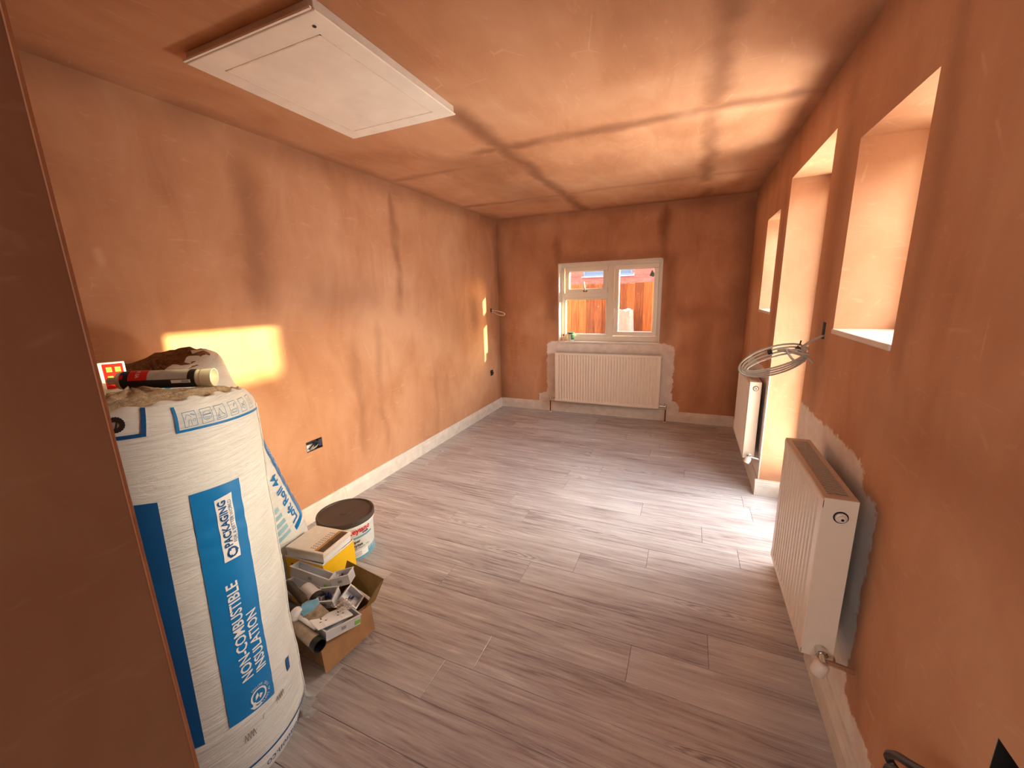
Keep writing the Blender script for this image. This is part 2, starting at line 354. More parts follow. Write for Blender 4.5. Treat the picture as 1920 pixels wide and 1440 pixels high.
# ------------------------------------------------------------------ room shell
YB = -1.6                                    # far end of the space behind the photographer
wall_left = solid('wall_left', (-.15, YB, 0), (0, D+T, H), [((-.045, 1.757, .485), (.1, 1.886, .558)), ((-.045, 4.512, .475), (.1, 4.585, .548)), ((-.045, 4.575, 1.27), (.1, 4.61, 1.33))], MP_left)
struct(wall_left, 'left wall of fresh pink plaster with a bright patch of sun', 'wall')
BX0, BX1, BZ0, BZ1 = .8074, 1.9951, .9068, 1.8369
wall_back = solid('wall_back', (0, D, 0), (W, D+T, H), [((BX0, D-1, BZ0-.02), (BX1, D+1, BZ1))], MP_back)
struct(wall_back, 'end wall of drying plaster around the white window', 'wall')
wall_right = solid('wall_right', (W, YB, 0), (W+T, D+T, H), [((W-1, DY0, -.1), (W+1, DY1, DH)), ((W-1, 1.4787, 1.297), (W+1, 2.0056, 2.0097)), ((W-1, 3.4633, 1.295), (W+1, 3.9797, 2.0156)),
    ((W-.1, 2.105, 1.262), (W+.045, 2.15, 1.335)), ((W-.1, .745, .58), (W+.045, .828, .715)), ((W-.1, 1.475, .192), (W+.03, 1.512, .229))], MP_right)
struct(wall_right, 'right wall of drying plaster with a door opening and slim window recesses', 'wall')
PX = 1.60
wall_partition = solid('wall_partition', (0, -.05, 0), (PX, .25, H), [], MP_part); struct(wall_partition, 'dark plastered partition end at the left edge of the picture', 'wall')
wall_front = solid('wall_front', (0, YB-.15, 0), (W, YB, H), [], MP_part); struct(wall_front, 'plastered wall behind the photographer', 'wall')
# thin plaster bead on the near corner
bm = bmesh.new(); tube(bm, [(PX-.001, .249, 0), (PX-.001, .249, H)], .003, 6); mk('corner_bead', bm, mat('bead', (150, 96, 62), .7), wall_partition)
ceiling = solid('ceiling', (-.15, YB, H), (W+T, D+T, H+.12), [], MP_ceil); struct(ceiling, 'ceiling of fresh pink plaster with dark damp joint lines', 'ceiling')
# roof overhang outside
floor = solid('floor', (-.15, YB-.15, -.15), (W+T+.02, D+T, -.012), [], mat('subfloor', (90, 78, 70), .8)); struct(floor, 'grey brown wood effect plank floor', 'floor')
PL = 1.285; PW = .18; known = {0: 1.165, 1: 1.55-PL, 3: 2.157-PL, 5: 1.16, 6: 2.07-PL, -1: 2.15-PL}
pmesh = {}
def plank(x0, x1, y0, y1):
    L = round(x1-x0, 3); Wd = round(y1-y0, 3)
    if (L, Wd) not in pmesh:
        b = bmesh.new(); g = .0006; box(b, (g, g, -.012), (L-g, Wd-g, -.0012)); 
        t = [b.verts.new((x, y, 0)) for x, y in ((g+.0014, g+.0014), (L-g-.0014, g+.0014), (L-g-.0014, Wd-g-.0014), (g+.0014, Wd-g-.0014))]
        b.verts.ensure_lookup_table(); b.faces.ensure_lookup_table()
        b.faces.remove(b.faces[1]); r = [b.verts[i] for i in (4, 5, 7, 6)]
        b.faces.new(t)
        for i in range(4): b.faces.new((r[i], r[(i+1) % 4], t[(i+1) % 4], t[i]))
        bmesh.ops.recalc_face_normals(b, faces=b.faces[:]); me = bpy.data.meshes.new('floor_plank'); b.to_mesh(me); b.free(); me.materials.append(M_floor); pmesh[(L, Wd)] = me
    o = bpy.data.objects.new('floor_plank', pmesh[(L, Wd)]); COL.objects.link(o); o.parent = floor; o.location = (x0, y0, 0)
k = -17
while 1.51+k*PW < D-.001:
    y0 = max(1.51+k*PW, YB); y1 = min(1.51+(k+1)*PW, D)
    if y1 > y0+.005:
        off = known.get(k, (random.random()*PL)) % PL
        xe = W+T if (y1 > DY0 and y0 < DY1) else W
        xs = [0]; x = off
        while x < xe-.04:
            if x > .04: xs.append(x)
            x += PL
        xs.append(xe)
        for a, b in zip(xs, xs[1:]): plank(a, b, y0, y1)
    k += 1
# skirting boards
SK = [(0, 0), (.018, 0), (.018, .078), (.0165, .082), (.0165, .086), (.014, .092), (.012, .098), (.012, .102), (.0085, .108), (.006, .114), (.005, .12), (0, .12)]
def skirt(name, label, segs):
    bm = bmesh.new()
    for (p0, p1, nrm) in segs:   # run from p0 to p1, projecting along nrm
        p0 = Vector((*p0, 0)); p1 = Vector((*p1, 0)); nr = Vector((*nrm, 0))
        d = (p1-p0); prism(bm, SK, 0, 1, lambda a, b, t: p0+d*t+nr*a+Vector((0, 0, b+.0005)))
    return struct(mk(name, bm, M_skirt), label, 'skirting board')
skirt('baseboard_left', 'white skirting board along the left wall', [((0, .25), (0, 2.02), (1, 0)), ((0, 2.0215), (0, D), (1, 0))])
skirt('baseboard_back', 'white skirting board under the window wall radiator', [((.018, D), (W-.018, D), (0, -1))])
skirt('baseboard_right', 'white skirting board along the right wall each side of the door opening', [((W, YB), (W, DY0), (-1, 0)), ((W, DY1), (W, D), (-1, 0)), ((W-.018, DY1), (W+.2, DY1), (0, -1))])

# ------------------------------------------------------------------ windows
def rect_frame(bm, x0, x1, z0, z1, t, y0, y1, b=None):   # picture-frame of thickness t
    b = b or t
    box(bm, (x0, y0, z0), (x1, y1, z0+b)); box(bm, (x0, y0, z1-t), (x1, y1, z1)); box(bm, (x0, y0, z0+b), (x0+t, y1, z1-t)); box(bm, (x1-t, y0, z0+b), (x1, y1, z1-t))
wn1 = struct(thing('window_1', None, None), 'white window with two side lights over the radiator on the end wall', 'window')
y0 = D+.09
bm = bmesh.new(); rect_frame(bm, BX0, BX1, BZ0, BZ1, .05, y0, y0+.07, .062); mk('window_frame', bm, M_pvc, wn1, bevel=.004)
bm = bmesh.new(); box(bm, (1.39, y0-.002, BZ0+.062), (1.462, y0+.068, BZ1-.05)); mk('mullion', bm, M_pvc, wn1, bevel=.004)
bm = bmesh.new(); box(bm, (BX0+.05, y0-.001, 1.43), (1.39, y0+.067, 1.487)); mk('transom', bm, M_pvc, wn1, bevel=.004)
bm = bmesh.new(); rect_frame(bm, .872, 1.385, 1.482, 1.79, .052, y0-.016, y0+.045); mk('sash', bm, M_pvc, wn1, bevel=.006)
bm = bmesh.new(); rect_frame(bm, 1.468, 1.955, .975, 1.79, .05, y0-.016, y0+.045); mk('sash', bm, M_pvc, wn1, bevel=.006)
bm = bmesh.new(); rect_frame(bm, BX0+.05, 1.39, BZ0+.062, 1.43, .018, y0+.004, y0+.03); mk('glazing_bead', bm, M_pvc, wn1, bevel=.003)
for a in ((.92, 1.337, 1.53, 1.742), (1.514, 1.909, 1.02, 1.744), (BX0+.066, 1.374, .985, 1.414)):
    bm = bmesh.new(); box(bm, (a[0], y0+.016, a[2]), (a[1], y0+.020, a[3])); mk('pane', bm, M_glass, wn1)
    bm = bmesh.new(); rect_frame(bm, a[0], a[1], a[2], a[3], .008, y0+.021, y0+.035); mk('spacer_bar', bm, M_tray, wn1)
h = mk('handle', (lambda b: (cbox(b, (1.125, y0-.02, 1.508), (.05, .012, .022)), tube(b, [(1.125, y0-.026, 1.51), (1.128, y0-.05, 1.516), (1.12, y0-.055, 1.56), (1.116, y0-.052, 1.615)], [.008, .009, .008, .006], 8), b)[-1])(bmesh.new()), M_chrome, wn1, smooth=True)
bm = bmesh.new(); cbox(bm, (1.473, y0-.022, 1.33), (.022, .012, .12)); tube(bm, [(1.473, y0-.03, 1.30), (1.473, y0-.055, 1.30), (1.473, y0-.055, 1.20)], .007, 8); mk('handle', bm, M_pvc, wn1, bevel=.002)
bm = bmesh.new(); box(bm, (BX0-.0, D-.012, BZ0-.02), (BX1, D+.16, BZ0)); mk('window_sill', bm, M_white, wn1, bevel=.004)
# lining of the reveal, painted
for nm, a, b in (('reveal_lining', (BX0, D-.004, BZ0), (BX0+.012, y0, BZ1)), ('reveal_lining', (BX1-.012, D-.004, BZ0), (BX1, y0, BZ1)), ('reveal_lining', (BX0, D-.004, BZ1-.012), (BX1, y0, BZ1))):
    bm = bmesh.new(); box(bm, a, b); mk(nm, bm, M_white, wn1)
# sticker on the pane
bm = bmesh.new(); prism(bm, [(1.85, 1.655), (1.895, 1.64), (1.905, 1.67), (1.875, 1.722), (1.865, 1.70)], y0+.0135, y0+.0155, lambda a, b, d: (a, d, b)); mk('sticker', bm, mat('sticker', (120, 150, 140), .5, var=.3, vs=60), wn1)
def slim_window(name, label, ya, yb, z0, z1):
    e = struct(thing(name, None, None), label, 'window'); x = W+.215
    b = bmesh.new()
    for a, c in (((x, ya, z0), (x+.07, yb, z0+.05)), ((x, ya, z1-.05), (x+.07, yb, z1)), ((x, ya, z0+.05), (x+.07, ya+.05, z1-.05)), ((x, yb-.05, z0+.05), (x+.07, yb, z1-.05))): box(b, a, c)
    mk('window_frame', b, M_pvc, e, bevel=.004)
    b = bmesh.new(); box(b, (x+.03, ya+.045, z0+.045), (x+.036, yb-.045, z1-.045)); mk('pane', b, M_glass, e)
    b = bmesh.new(); box(b, (W-.006, ya, z0-.02), (x+.02, yb, z0)); mk('window_sill', b, M_white, e, bevel=.004)
slim_window('window_2', 'nearest slim window recess in the right wall with a white sill', 1.4787, 2.0056, 1.3167, 2.0097)
slim_window('window_3', 'far slim window recess in the right wall beyond the door', 3.4633, 3.9797, 1.315, 2.0156)
dr = struct(thing('door_1', None, None), 'glazed outside door set in the tall opening of the right wall', 'door'); x = W+.215
bm = bmesh.new()
for a, c in (((x, DY0, .03), (x+.07, DY0+.05, DH)), ((x, DY1-.05, .03), (x+.07, DY1, DH)), ((x, DY0+.05, DH-.05), (x+.07, DY1-.05, DH)), ((x, DY0, 0), (x+.08, DY1, .03))): box(bm, a, c)
mk('door_frame', bm, M_pvc, dr, bevel=.004)
bm = bmesh.new()
for a, c in (((x+.01, DY0+.05, .03), (x+.06, DY0+.095, DH-.05)), ((x+.01, DY1-.062, .03), (x+.06, DY1-.05, DH-.05)), ((x+.01, DY0+.095, DH-.062), (x+.06, DY1-.062, DH-.05)), ((x+.01, DY0+.095, .03), (x+.06, DY1-.062, .16))): box(bm, a, c)
mk('door_leaf', bm, M_pvc, dr, bevel=.003)
bm = bmesh.new(); box(bm, (x+.03, DY0+.09, .155), (x+.036, DY1-.06, DH-.058)); mk('pane', bm, M_glass, dr)
bm = bmesh.new(); cbox(bm, (x+.004, DY0+.072, 1.02), (.012, .03, .2)); tube(bm, [(x, DY0+.072, 1.05), (x-.04, DY0+.072, 1.05), (x-.04, DY0+.17, 1.05)], .009, 8); mk('door_handle', bm, M_chrome, dr)

# ------------------------------------------------------------------ outdoors
ground = solid('ground', (-30, -30, -.4), (45, 45, -.16), [], mat('pale_paving', (176, 166, 150), .9, var=.15, vs=2)); struct(ground, 'pale paved yard outside', 'ground')
def fence():
    e = thing('wooden_fence', 'orange close board wooden fence seen through the end window', 'fence', (0, 6.5, -.16))
    t = NT('orange_fence_wood'); P = t.obj(); oi = t.n('ShaderNodeObjectInfo').outputs['Random']
    cx = t.n('ShaderNodeCombineXYZ'); t.put(cx.inputs[0], t.M('MULTIPLY', oi, 50)); va = t.n('ShaderNodeVectorMath', operation='ADD'); t.put(va.inputs[0], P); t.put(va.inputs[1], cx.outputs[0])
    g = t.noise(t.scale(va.outputs[0], (30, 10, 2)), 1.5, 5, .65, .8); k = t.noise(va.outputs[0], 6, 3)
    c = t.ramp(t.M('ADD', t.M('MULTIPLY', g, .8), t.M('MULTIPLY', t.M('SUBTRACT', oi, .3), .35)), [(.3, srgb(118, 58, 22)), (.55, srgb(176, 96, 42)), (.8, srgb(206, 136, 78))])
    t.set(t.mix(t.smooth(k, .66, .72), c, srgb(226, 190, 160)), .8); me = None
    x = -3.0; i = 0
    while x < 7.4:
        if me is None:
            b = bmesh.new(); prism(b, [(0, 0), (.135, -.004), (.135, .012), (0, .004)], 0, 1.775, lambda a, q, d: (a, q, d)); bmesh.ops.recalc_face_normals(b, faces=b.faces[:]); me = bpy.data.meshes.new('fence_board'); b.to_mesh(me); b.free(); me.materials.append(t.m)
        o = bpy.data.objects.new('fence_board', me); COL.objects.link(o); o.parent = e; o.location = (x, 0, random.uniform(-.006, .006)); x += .125; i += 1
    for z in (.3, .95, 1.55):
        b = bmesh.new(); box(b, (-3, .014, z), (7.5, .06, z+.08)); mk('fence_rail', b, t.m, e)
fence()
def house():
    e = thing('brick_house', 'pink red brick house wall above the fence beyond the end window', 'house', (0, 12, -.16))
    M_mort = mat('mortar', (176, 132, 122), .9); M_br = NT('pink_red_brick'); t = M_br
    t.set(t.ramp(t.noise(t.scale(t.obj(), (4, 4, 13)), 1, 2), [(.3, srgb(150, 66, 58)), (.7, srgb(178, 88, 78))]), .85)
    b = bmesh.new(); box(b, (-8, .012, 0), (9.5, .5, 5.6)); mk('wall', b, M_mort, e)
    b = bmesh.new(); bh = .065; bl = .215; row = 0; z = 1.2
    while z < 3.4:
        x = -3 + (.1125 if row % 2 else 0)
        while x < 4.5:
            if not (-.62 < x+bl/2 < .78 and 2.12 < z+bh/2 < 2.42): box(b, (x, 0, z), (x+bl, .012, z+bh))
            x += .225
        z += .075; row += 1
    tag(mk('brickwork', b, t.m, e), kind='stuff')
    # wide low window
    wx = thing('window', None, None); del wx
def house_window(e):
    pass
house()
bpy.data.objects.remove([o for o in bpy.data.objects if o.type == 'EMPTY' and o.name.startswith('window') and 'kind' not in o][0])
he = bpy.data.objects['brick_house']
bm = bmesh.new(); rect_frame(bm, -.62, .76, 2.12, 2.43, .045, -.01, .05); wf = mk('window_frame', bm, mat('grey_blue_frame', (96, 104, 130), .5), he)
bm = bmesh.new(); box(bm, (-.58, .004, 2.16), (.72, .01, 2.39)); mk('pane', bm, mat('dark_pane', (70, 84, 116), .15), wf)
bm = bmesh.new(); box(bm, (-.68, -.05, 2.08), (.82, .02, 2.115)); mk('sill', bm, mat('stone_sill', (150, 150, 165), .7), he)
bm = bmesh.new(); prism(bm, [(-.6, 5.5), (3.2, 7.6), (3.2, 7.75), (-.6, 5.65)], -8.3, 9.8, lambda a, b_, d: (d, a, b_)); mk('roof', bm, mat('slate', (70, 66, 70), .8), he)
# white bulk bag by the fence
def bulk_bag():
    e = thing('bulk_bag', 'whitish builder\'s bag standing against the wooden fence outside', 'bag', (1.34, 6.22, -.16))
    b = bmesh.new(); n = 24; rings = []
    for j in range(13):
        z = j/12*1.38; ring = []
        for k in range(n):
            a = 2*PI*k/n; r = .19*(abs(math.cos(a))**4+abs(math.sin(a))**4)**-.25*(1+.06*math.sin(j*.9)+.02*math.sin(k*3+j)); ring.append(b.verts.new((r*math.cos(a), r*math.sin(a)*.8, z+(.02*math.sin(k*2.1) if j == 12 else 0))))
        rings.append(ring)
    for r0, r1 in zip(rings, rings[1:]):
        for k in range(n): b.faces.new((r0[k], r0[(k+1) % n], r1[(k+1) % n], r1[k]))
    b.faces.new(rings[0][::-1]); b.faces.new(rings[-1]); mk('sack', b, mat('woven_bag', (176, 160, 152), .7, var=.06), e, smooth=True)
    for s in (-1, 1):
        b = bmesh.new(); tube(b, spline([(s*.15, -.12, 1.3), (s*.165, -.13, 1.385), (s*.12, -.13, 1.40), (s*.09, -.13, 1.36)], 5), .01, 6); mk('strap', b, mat('woven_strap', (232, 224, 214), .7), e)
    b = bmesh.new(); box(b, (-.12, -.165, .55), (.0, -.155, 1.0)); mk('print', b, mat('bag_print', (120, 134, 176), .6), e)
bulk_bag()
def add_sun_blocker():  # out-of-view block added to trim the sun entering the door and windows
    e = thing('sun_blocker', 'unseen brick block added across the yard to cut off the sun', 'building', (8, 0, -.16))
    m_ = mat('blocker_brick', (168, 104, 84), .9, var=.2, vs=8); rf = mat('slate', (70, 66, 70), .8)
    b = bmesh.new(); box(b, (0, -9, 0), (4, 5.35, 2.82)); mk('wall', b, m_, e)
    b = bmesh.new(); box(b, (-.08, -9.1, 2.83), (4.1, 5.35, 3.13)); mk('roof', b, rf, e)
    b = bmesh.new(); box(b, (0, 5.36, 0), (.5, 7.55, 3.6)); mk('wall', b, m_, e)
    b = bmesh.new(); box(b, (-.1, 5.36, 3.61), (.6, 7.65, 3.75)); mk('roof', b, rf, e)
    b = bmesh.new(); box(b, (-.03, 1.0, .05), (-.005, 3.3, 2.2)); mk('blocker_door', b, mat('blocker_door', (216, 212, 204), .5), e)
add_sun_blocker()

# ------------------------------------------------------------------ loft hatch
lh = thing('loft_hatch', 'white rectangular loft hatch with grey metal frame in the pink ceiling', 'hatch', (.8325, 1.5225, H))
hx, hy = .312, .402
bm = bmesh.new()
for s in (-1, 1):
    box(bm, (s*hx-.008+(.008*s), -hy-.012, -.031), (s*hx+.008+(.008*s), hy+.012, 0)); 
for s in (-1, 1):
    box(bm, (-hx, s*hy-.006+.006*s, -.031), (hx, s*hy+.006+.006*s, 0))
mk('hatch_frame', bm, M_hframe, lh, bevel=.002)
bm = bmesh.new()
for s in (-1, 1):
    box(bm, (s*(hx+.012)-.016, -hy-.03, -.05), (s*(hx+.012)+.004*1, hy+.03, -.042)) if False else None
ov = .028
pts = [(-.3325, -.414), (.3325, -.414), (.3325, .4225), (-.3325, .4225)]
prism(bm, pts, -.038, -.031, lambda a, b_, d: (a, b_, d)); 
hp = mk('hatch_panel', bm, M_hatch, lh, bevel=.003)
bm = bmesh.new(); g = .06
for a, c in (((-hx+g, -hy+g+.02, -.0392), (hx-g, -hy+g+.026, -.0375)), ((-hx+g, hy-g-.006, -.0392), (hx-g, hy-g, -.0375)), ((-hx+g, -hy+g+.02, -.0392), (-hx+g+.005, hy-g, -.0375)), ((hx-g-.005, -hy+g+.02, -.0392), (hx-g, hy-g, -.0375))): box(bm, a, c)
mk('panel_moulding', bm, mat('hatch_groove', (238, 222, 206), .5), hp)
bm = bmesh.new(); prism(bm, [(-hx-.016, -hy-.026), (hx+.016, -hy-.026), (hx+.016, -hy-.018), (-hx-.016, -hy-.018)], -.0375, -.0312, lambda a, b_, d: (a, b_, d)); mk('frame_lip', bm, M_hatch, lh)
bm = bmesh.new(); lathe(bm, [(.006, -.0405), (.006, -.038)], 10, Matrix.Translation((.27, -.36, 0))); mk('latch', bm, M_dark, hp)

# ------------------------------------------------------------------ radiators
def radiator(name, label, L, Ht, dep, group=None, convect=True):
    """length along local x, back at y=0, front at y=-dep, z from 0 to Ht"""
    e = thing(name, label, 'radiator', group=group)
    # ribbed front panel
    pitch = .0335; n = int((L-.05)/pitch); st = (L-n*pitch)/2
    cols = [(0, .006), (.004, .001), (.008, 0), (st, 0)]
    for i in range(n):
        x = st+i*pitch; cols += [(x+pitch*.20, 0), (x+pitch*.34, .011), (x+pitch*.66, .011), (x+pitch*.80, 0)]
    cols += [(L-st, 0), (L-.008, 0), (L-.004, .001), (L, .006)]
    rows = [(0, 0, .012), (.008, 0, 0), (.028, 0, 0), (.045, 1, 0), (Ht-.045, 1, 0), (Ht-.028, 0, 0), (Ht-.008, 0, 0), (Ht, 0, .012)]
    bm = bmesh.new(); g = [[bm.verts.new((x, -dep+d*k+ex, z)) for x, d in cols] for z, k, ex in rows]
    for j in range(len(rows)-1):
        for i in range(len(cols)-1): bm.faces.new((g[j][i], g[j][i+1], g[j+1][i+1], g[j+1][i]))
    f = mk('front_panel', bm, M_rad, e, recalc=False)
    if convect:
        for s in (0, L-.0015):
            bm = bmesh.new(); box(bm, (s, -dep+.002, .010), (s+.0015, -.010, Ht+.0005)); mk('side_panel', bm, M_rad, e)
        bm = bmesh.new(); box(bm, (.002, -dep+.002, Ht-.004), (L-.002, -dep+.016, Ht+.001)); box(bm, (.002, -.024, Ht-.004), (L-.002, -.010, Ht+.001)); box(bm, (.002, -dep+.016, Ht-.004), (.03, -.024, Ht+.001)); box(bm, (L-.03, -dep+.016, Ht-.004), (L-.002, -.024, Ht+.001))
        x = .034
        while x < L-.032:
            box(bm, (x, -dep+.014, Ht-.0018), (x+.0036, -.022, Ht)); x += .0105
        mk('top_grille', bm, M_radtop, e)
        bm = bmesh.new(); box(bm, (.01, -.021, .01), (L-.01, -.011, Ht-.01)); box(bm, (.01, -dep+.016, .02), (L-.01, -.03, Ht-.03), 0); mk('rear_panel', bm, [mat('rear_shade_dark', (58, 48, 42), .6)], e)  # interior coloured dark so the gaps under the grille look shaded
    else:
        bm = bmesh.new(); box(bm, (.004, -dep+.010, .004), (L-.004, -dep+.022, Ht-.004)); box(bm, (.02, -dep+.022, .06), (L-.02, -.012, Ht-.06)); mk('rear_panel', bm, M_rad, e)
    for x in (.1, L-.13): bm = bmesh.new(); box(bm, (x, -.03, .05), (x+.03, 0.0, Ht-.05)); mk('wall_bracket', bm, mat('bracket', (180, 165, 150), .5), e)
    return e
def plug(parent, p, d, m=M_white):
    M_ = axisM(p, Vector(p)+Vector(d)); b = bmesh.new(); lathe(b, [(.019, -.012), (.019, .001)], 20, M_, 0); mk('port_recess', b, M_dark, parent)
    b = bmesh.new(); lathe(b, [(.015, 0), (.015, .006), (.010, .008), (.010, .014), (.0075, .016)], 6 if m is M_chrome else 18, M_); v = mk('bleed_plug', b, m, parent)
    b = bmesh.new(); lathe(b, [(.004, .0155), (.004, .017)], 8, M_); mk('key_slot', b, M_dark, v)
# far end wall radiator
r1 = radiator('radiator', 'long white ribbed radiator on the end wall below the window', 1.24, .625, .085)
r1.location = (.793, D-.018, .155)
for sx, xr in ((-1, -.072), (1, 1.312)):
    xe = 0 if sx < 0 else 1.24
    bm = bmesh.new(); tube(bm, [(xe, -.05, .035), (xr, -.05, .035)], .010, 10); tube(bm, [(xr, -.05, .0), (xr, -.05, .06)], [.013, .011], 12); mk('valve', bm, M_chrome, r1, smooth=True)
    bm = bmesh.new(); tube(bm, [(xr, -.05, -.153), (xr, -.05, .0)], .0075, 10); mk('pipe', bm, M_copper, r1, smooth=True)
    bm = bmesh.new(); lathe(bm, [(.02, -.1545), (.02, -.148), (.009, -.145)], 16, Matrix.Translation((xr, -.05, 0))); mk('pipe_collar', bm, M_white, r1)
plug(r1, (1.24, -.055, .585), (1, 0, 0))
# near right radiator: local x runs towards +y? rotate so local -y faces -x
r2 = radiator('radiator', 'nearest white radiator with top grille on the right wall', .545, .56, .095)
r2.location = (W-.04, 1.905, .312); r2.rotation_euler = (0, 0, R(-90))    # local x -> -y, local -y -> -x
plug(r2, (.545, -.048, .505), (1, 0, 0))
def trv(parent, xe, z, out=.0):
    b = bmesh.new(); lathe(b, [(.013, 0), (.013, .012), (.017, .014), (.017, .03), (.012, .032)], 8, axisM((xe, -.048, z), (xe+1, -.048, z))); mk('union_nut', b, M_chrome, parent)
    b = bmesh.new(); tube(b, [(xe+.03, -.048, z), (xe+.062, -.048, z-.004)], .010, 12); tube(b, [(xe+.05, -.048, z), (xe+.05, .028, z-.012)], .0085, 10); mk('valve', b, M_chrome, parent, smooth=True)
    b = bmesh.new(); lathe(b, [(.014, 0), (.018, .004), (.021, .012), (.021, .038), (.018, .043), (.008, .045)], 20, axisM((xe+.058, -.05, z-.002), (xe+.062, -.062, z-.03+.0))); mk('valve_cap', b, M_white, parent, smooth=True)
trv(r2, .545, .045)
r3 = radiator('radiator', 'white radiator between the door opening and the far corner of the right wall', .72, .59, .085)
r3.location = (W-.018, 3.99, .235); r3.rotation_euler = (0, 0, R(-90))
plug(r3, (.72, -.045, .545), (1, 0, 0)); trv(r3, .72, .04)

# ------------------------------------------------------------------ sockets and cables
def backbox(name, label, cx, w_, h_, side, zc, yc, m=M_steel):
    """open metal box let into a side wall; side=+1 left wall (opens to +x), -1 right wall"""
    e = thing(name, label, 'socket box', (0 if side > 0 else W, yc, zc)); t = .0015; dp = .044
    b = bmesh.new(); s = -side
    xa, xb = sorted((s*.001, s*dp))
    for a, c in (((xa, -w_/2, -h_/2), (xb, w_/2, -h_/2+t)), ((xa, -w_/2, h_/2-t), (xb, w_/2, h_/2)), ((xa, -w_/2, -h_/2), (xb, -w_/2+t, h_/2)), ((xa, w_/2-t, -h_/2), (xb, w_/2, h_/2))): box(b, a, c)
    xc, xd = sorted((s*(dp-.0015), s*dp)); box(b, (xc, -w_/2, -h_/2), (xd, w_/2, h_/2)); mk('metal_box', b, m, e)
    return e
s1 = backbox('double_socket_box', 'open double socket box with coiled wires low on the left wall', 0, .126, .070, 1, .5215, 1.8215)
def wire(parent, pts, r, m, nm='wire'):
    b = bmesh.new(); tube(b, spline(pts, 7), r, 8); return mk(nm, b, m, parent, smooth=True)
wire(s1, [(-.03, -.05, -.02), (.004, -.03, -.022), (.016, .0, .0), (.012, .02, .012), (.008, .0, .02), (.012, -.03, .005), (.006, -.05, -.012)], .0045, M_dcable)
wire(s1, [(-.03, .03, .02), (.006, .02, .01), (.018, -.005, -.008), (.006, -.04, -.02)], .0045, M_grey)
wire(s1, [(-.035, -.02, .03), (.0, .0, .022), (.012, .03, -.01), (.0, .05, .01)], .004, mat('wire_blue', (60, 70, 120), .4))
bm = bmesh.new(); box(bm, (-.02, .028, -.02), (.006, .058, .028)); mk('connector', bm, mat('connector_dark', (44, 44, 64), .4), s1, bevel=.003)
bm = bmesh.new(); box(bm, (-.012, -.058, -.03), (-.004, -.005, .012)); mk('packing', bm, M_tray, s1)
s2 = backbox('single_socket_box', 'small dark open socket box low in the far corner of the left wall', 0, .07, .07, 1, .5115, 4.5485, M_dark)
wire(s2, [(-.035, -.02, .02), (.008, .0, .02), (.012, .02, -.01), (-.01, -.01, -.02)], .005, M_dcable)
wire(s2, [(-.035, .02, -.02), (.006, -.012, -.01), (.01, -.02, .015), (-.01, .02, .02)], .005, mat('wire_blue', (60, 70, 120), .4))
c1 = thing('cable_loop', 'pale cable loop poking out of the left wall near the far corner', 'cable', (0, 4.59, 1.3))
wire(c1, [(-.03, 0, 0), (.05, -.005, .0), (.13, -.02, -.012), (.19, -.03, -.03), (.2, -.03, -.05), (.17, -.025, -.06), (.10, -.01, -.05), (.04, .004, -.022), (-.03, .004, -.012)], .006, M_wcable)
bm = bmesh.new(); box(bm, (-.02, -.014, -.018), (.012, .012, .018)); mk('grommet', bm, M_blk, c1, bevel=.003)
# wall box and cable coil by the door
s3 = backbox('cable_outlet_box', 'grey recessed cable outlet on the right wall beside the slim window', 0, .042, .071, -1, 1.2985, 2.1275)
bm = bmesh.new(); lathe(bm, [(.008, 0), (.008, .006)], 10, axisM((.02, 0, .012), (0, 0, .012))); mk('knockout', bm, M_dark, s3)
c2 = thing('cable_coil', 'coil of grey cables tied and hanging from the right wall outlet', 'cable', (W, 2.1275, 1.285))
C0 = Vector((-.17, .01, -.13)); U = Vector((-.235, .06, -.105)).normalized(); V2 = Vector((.34, -.15, -.92)).normalized()
for i in range(4):
    o_ = Vector((0, .006*(i-1.5), .0)); k_ = 1+.13*(i-1.5)*.6; tie = Vector((-.07, 0, -.062))
    loop = [Vector((.03, 0, -.002*i)), Vector((-.012, .004*i-.006, -.016)), tie+o_*.6]
    for q in range(11):
        a = PI*.93-q*2*PI*.93/10*1.0+PI
        loop.append(C0+o_*2+U*(-math.cos(a+PI)*-.125*k_)+V2*(math.sin(a)*(.042+.006*i)*k_)) if False else loop.append(C0+o_*2.2+U*(.128*k_*-math.cos(2*PI*q/10*.96+.1))+V2*((.024+.013*i)*-math.sin(2*PI*q/10*.96+.1)))
    loop.append(tie+o_+Vector((-.02+.012*i, -.01, -.02-.008*i)))
    wire(c2, loop, .0042, M_grey, 'cable')
wire(c2, [(-.09, .0, -.085), (-.13, -.02, -.07), (-.10, -.03, -.115), (-.06, -.02, -.12), (-.07, -.01, -.09), (-.12, -.01, -.08)], .005, M_grey, 'cable')
wire(c2, [(-.16, .0, -.075), (-.10, -.02, -.085), (-.055, -.03, -.10), (-.03, -.035, -.125)], .005, M_grey, 'cable')
wire(c2, [(-.15, .0, -.07), (-.09, -.03, -.08), (-.05, -.04, -.09)], .005, M_grey, 'cable')
bm = bmesh.new(); tube(bm, [(-.075, 0, -.064), (-.087, 0, -.074)], .015, 10); tube(bm, [(-.08, -.006, -.05), (-.078, -.01, -.03)], .003, 6); tube(bm, [(-.08, -.006, -.08), (-.055, -.01, -.08)], .003, 6); mk('cable_tie', bm, M_blk, c2)
pT = C0+V2*-.04+U*-.0; bm = bmesh.new(); tube(bm, [pT-U*.009+Vector((0, 0, .004)), pT+U*.009+Vector((0, 0, .004))], .014, 10); mk('tape', bm, M_blk, c2)
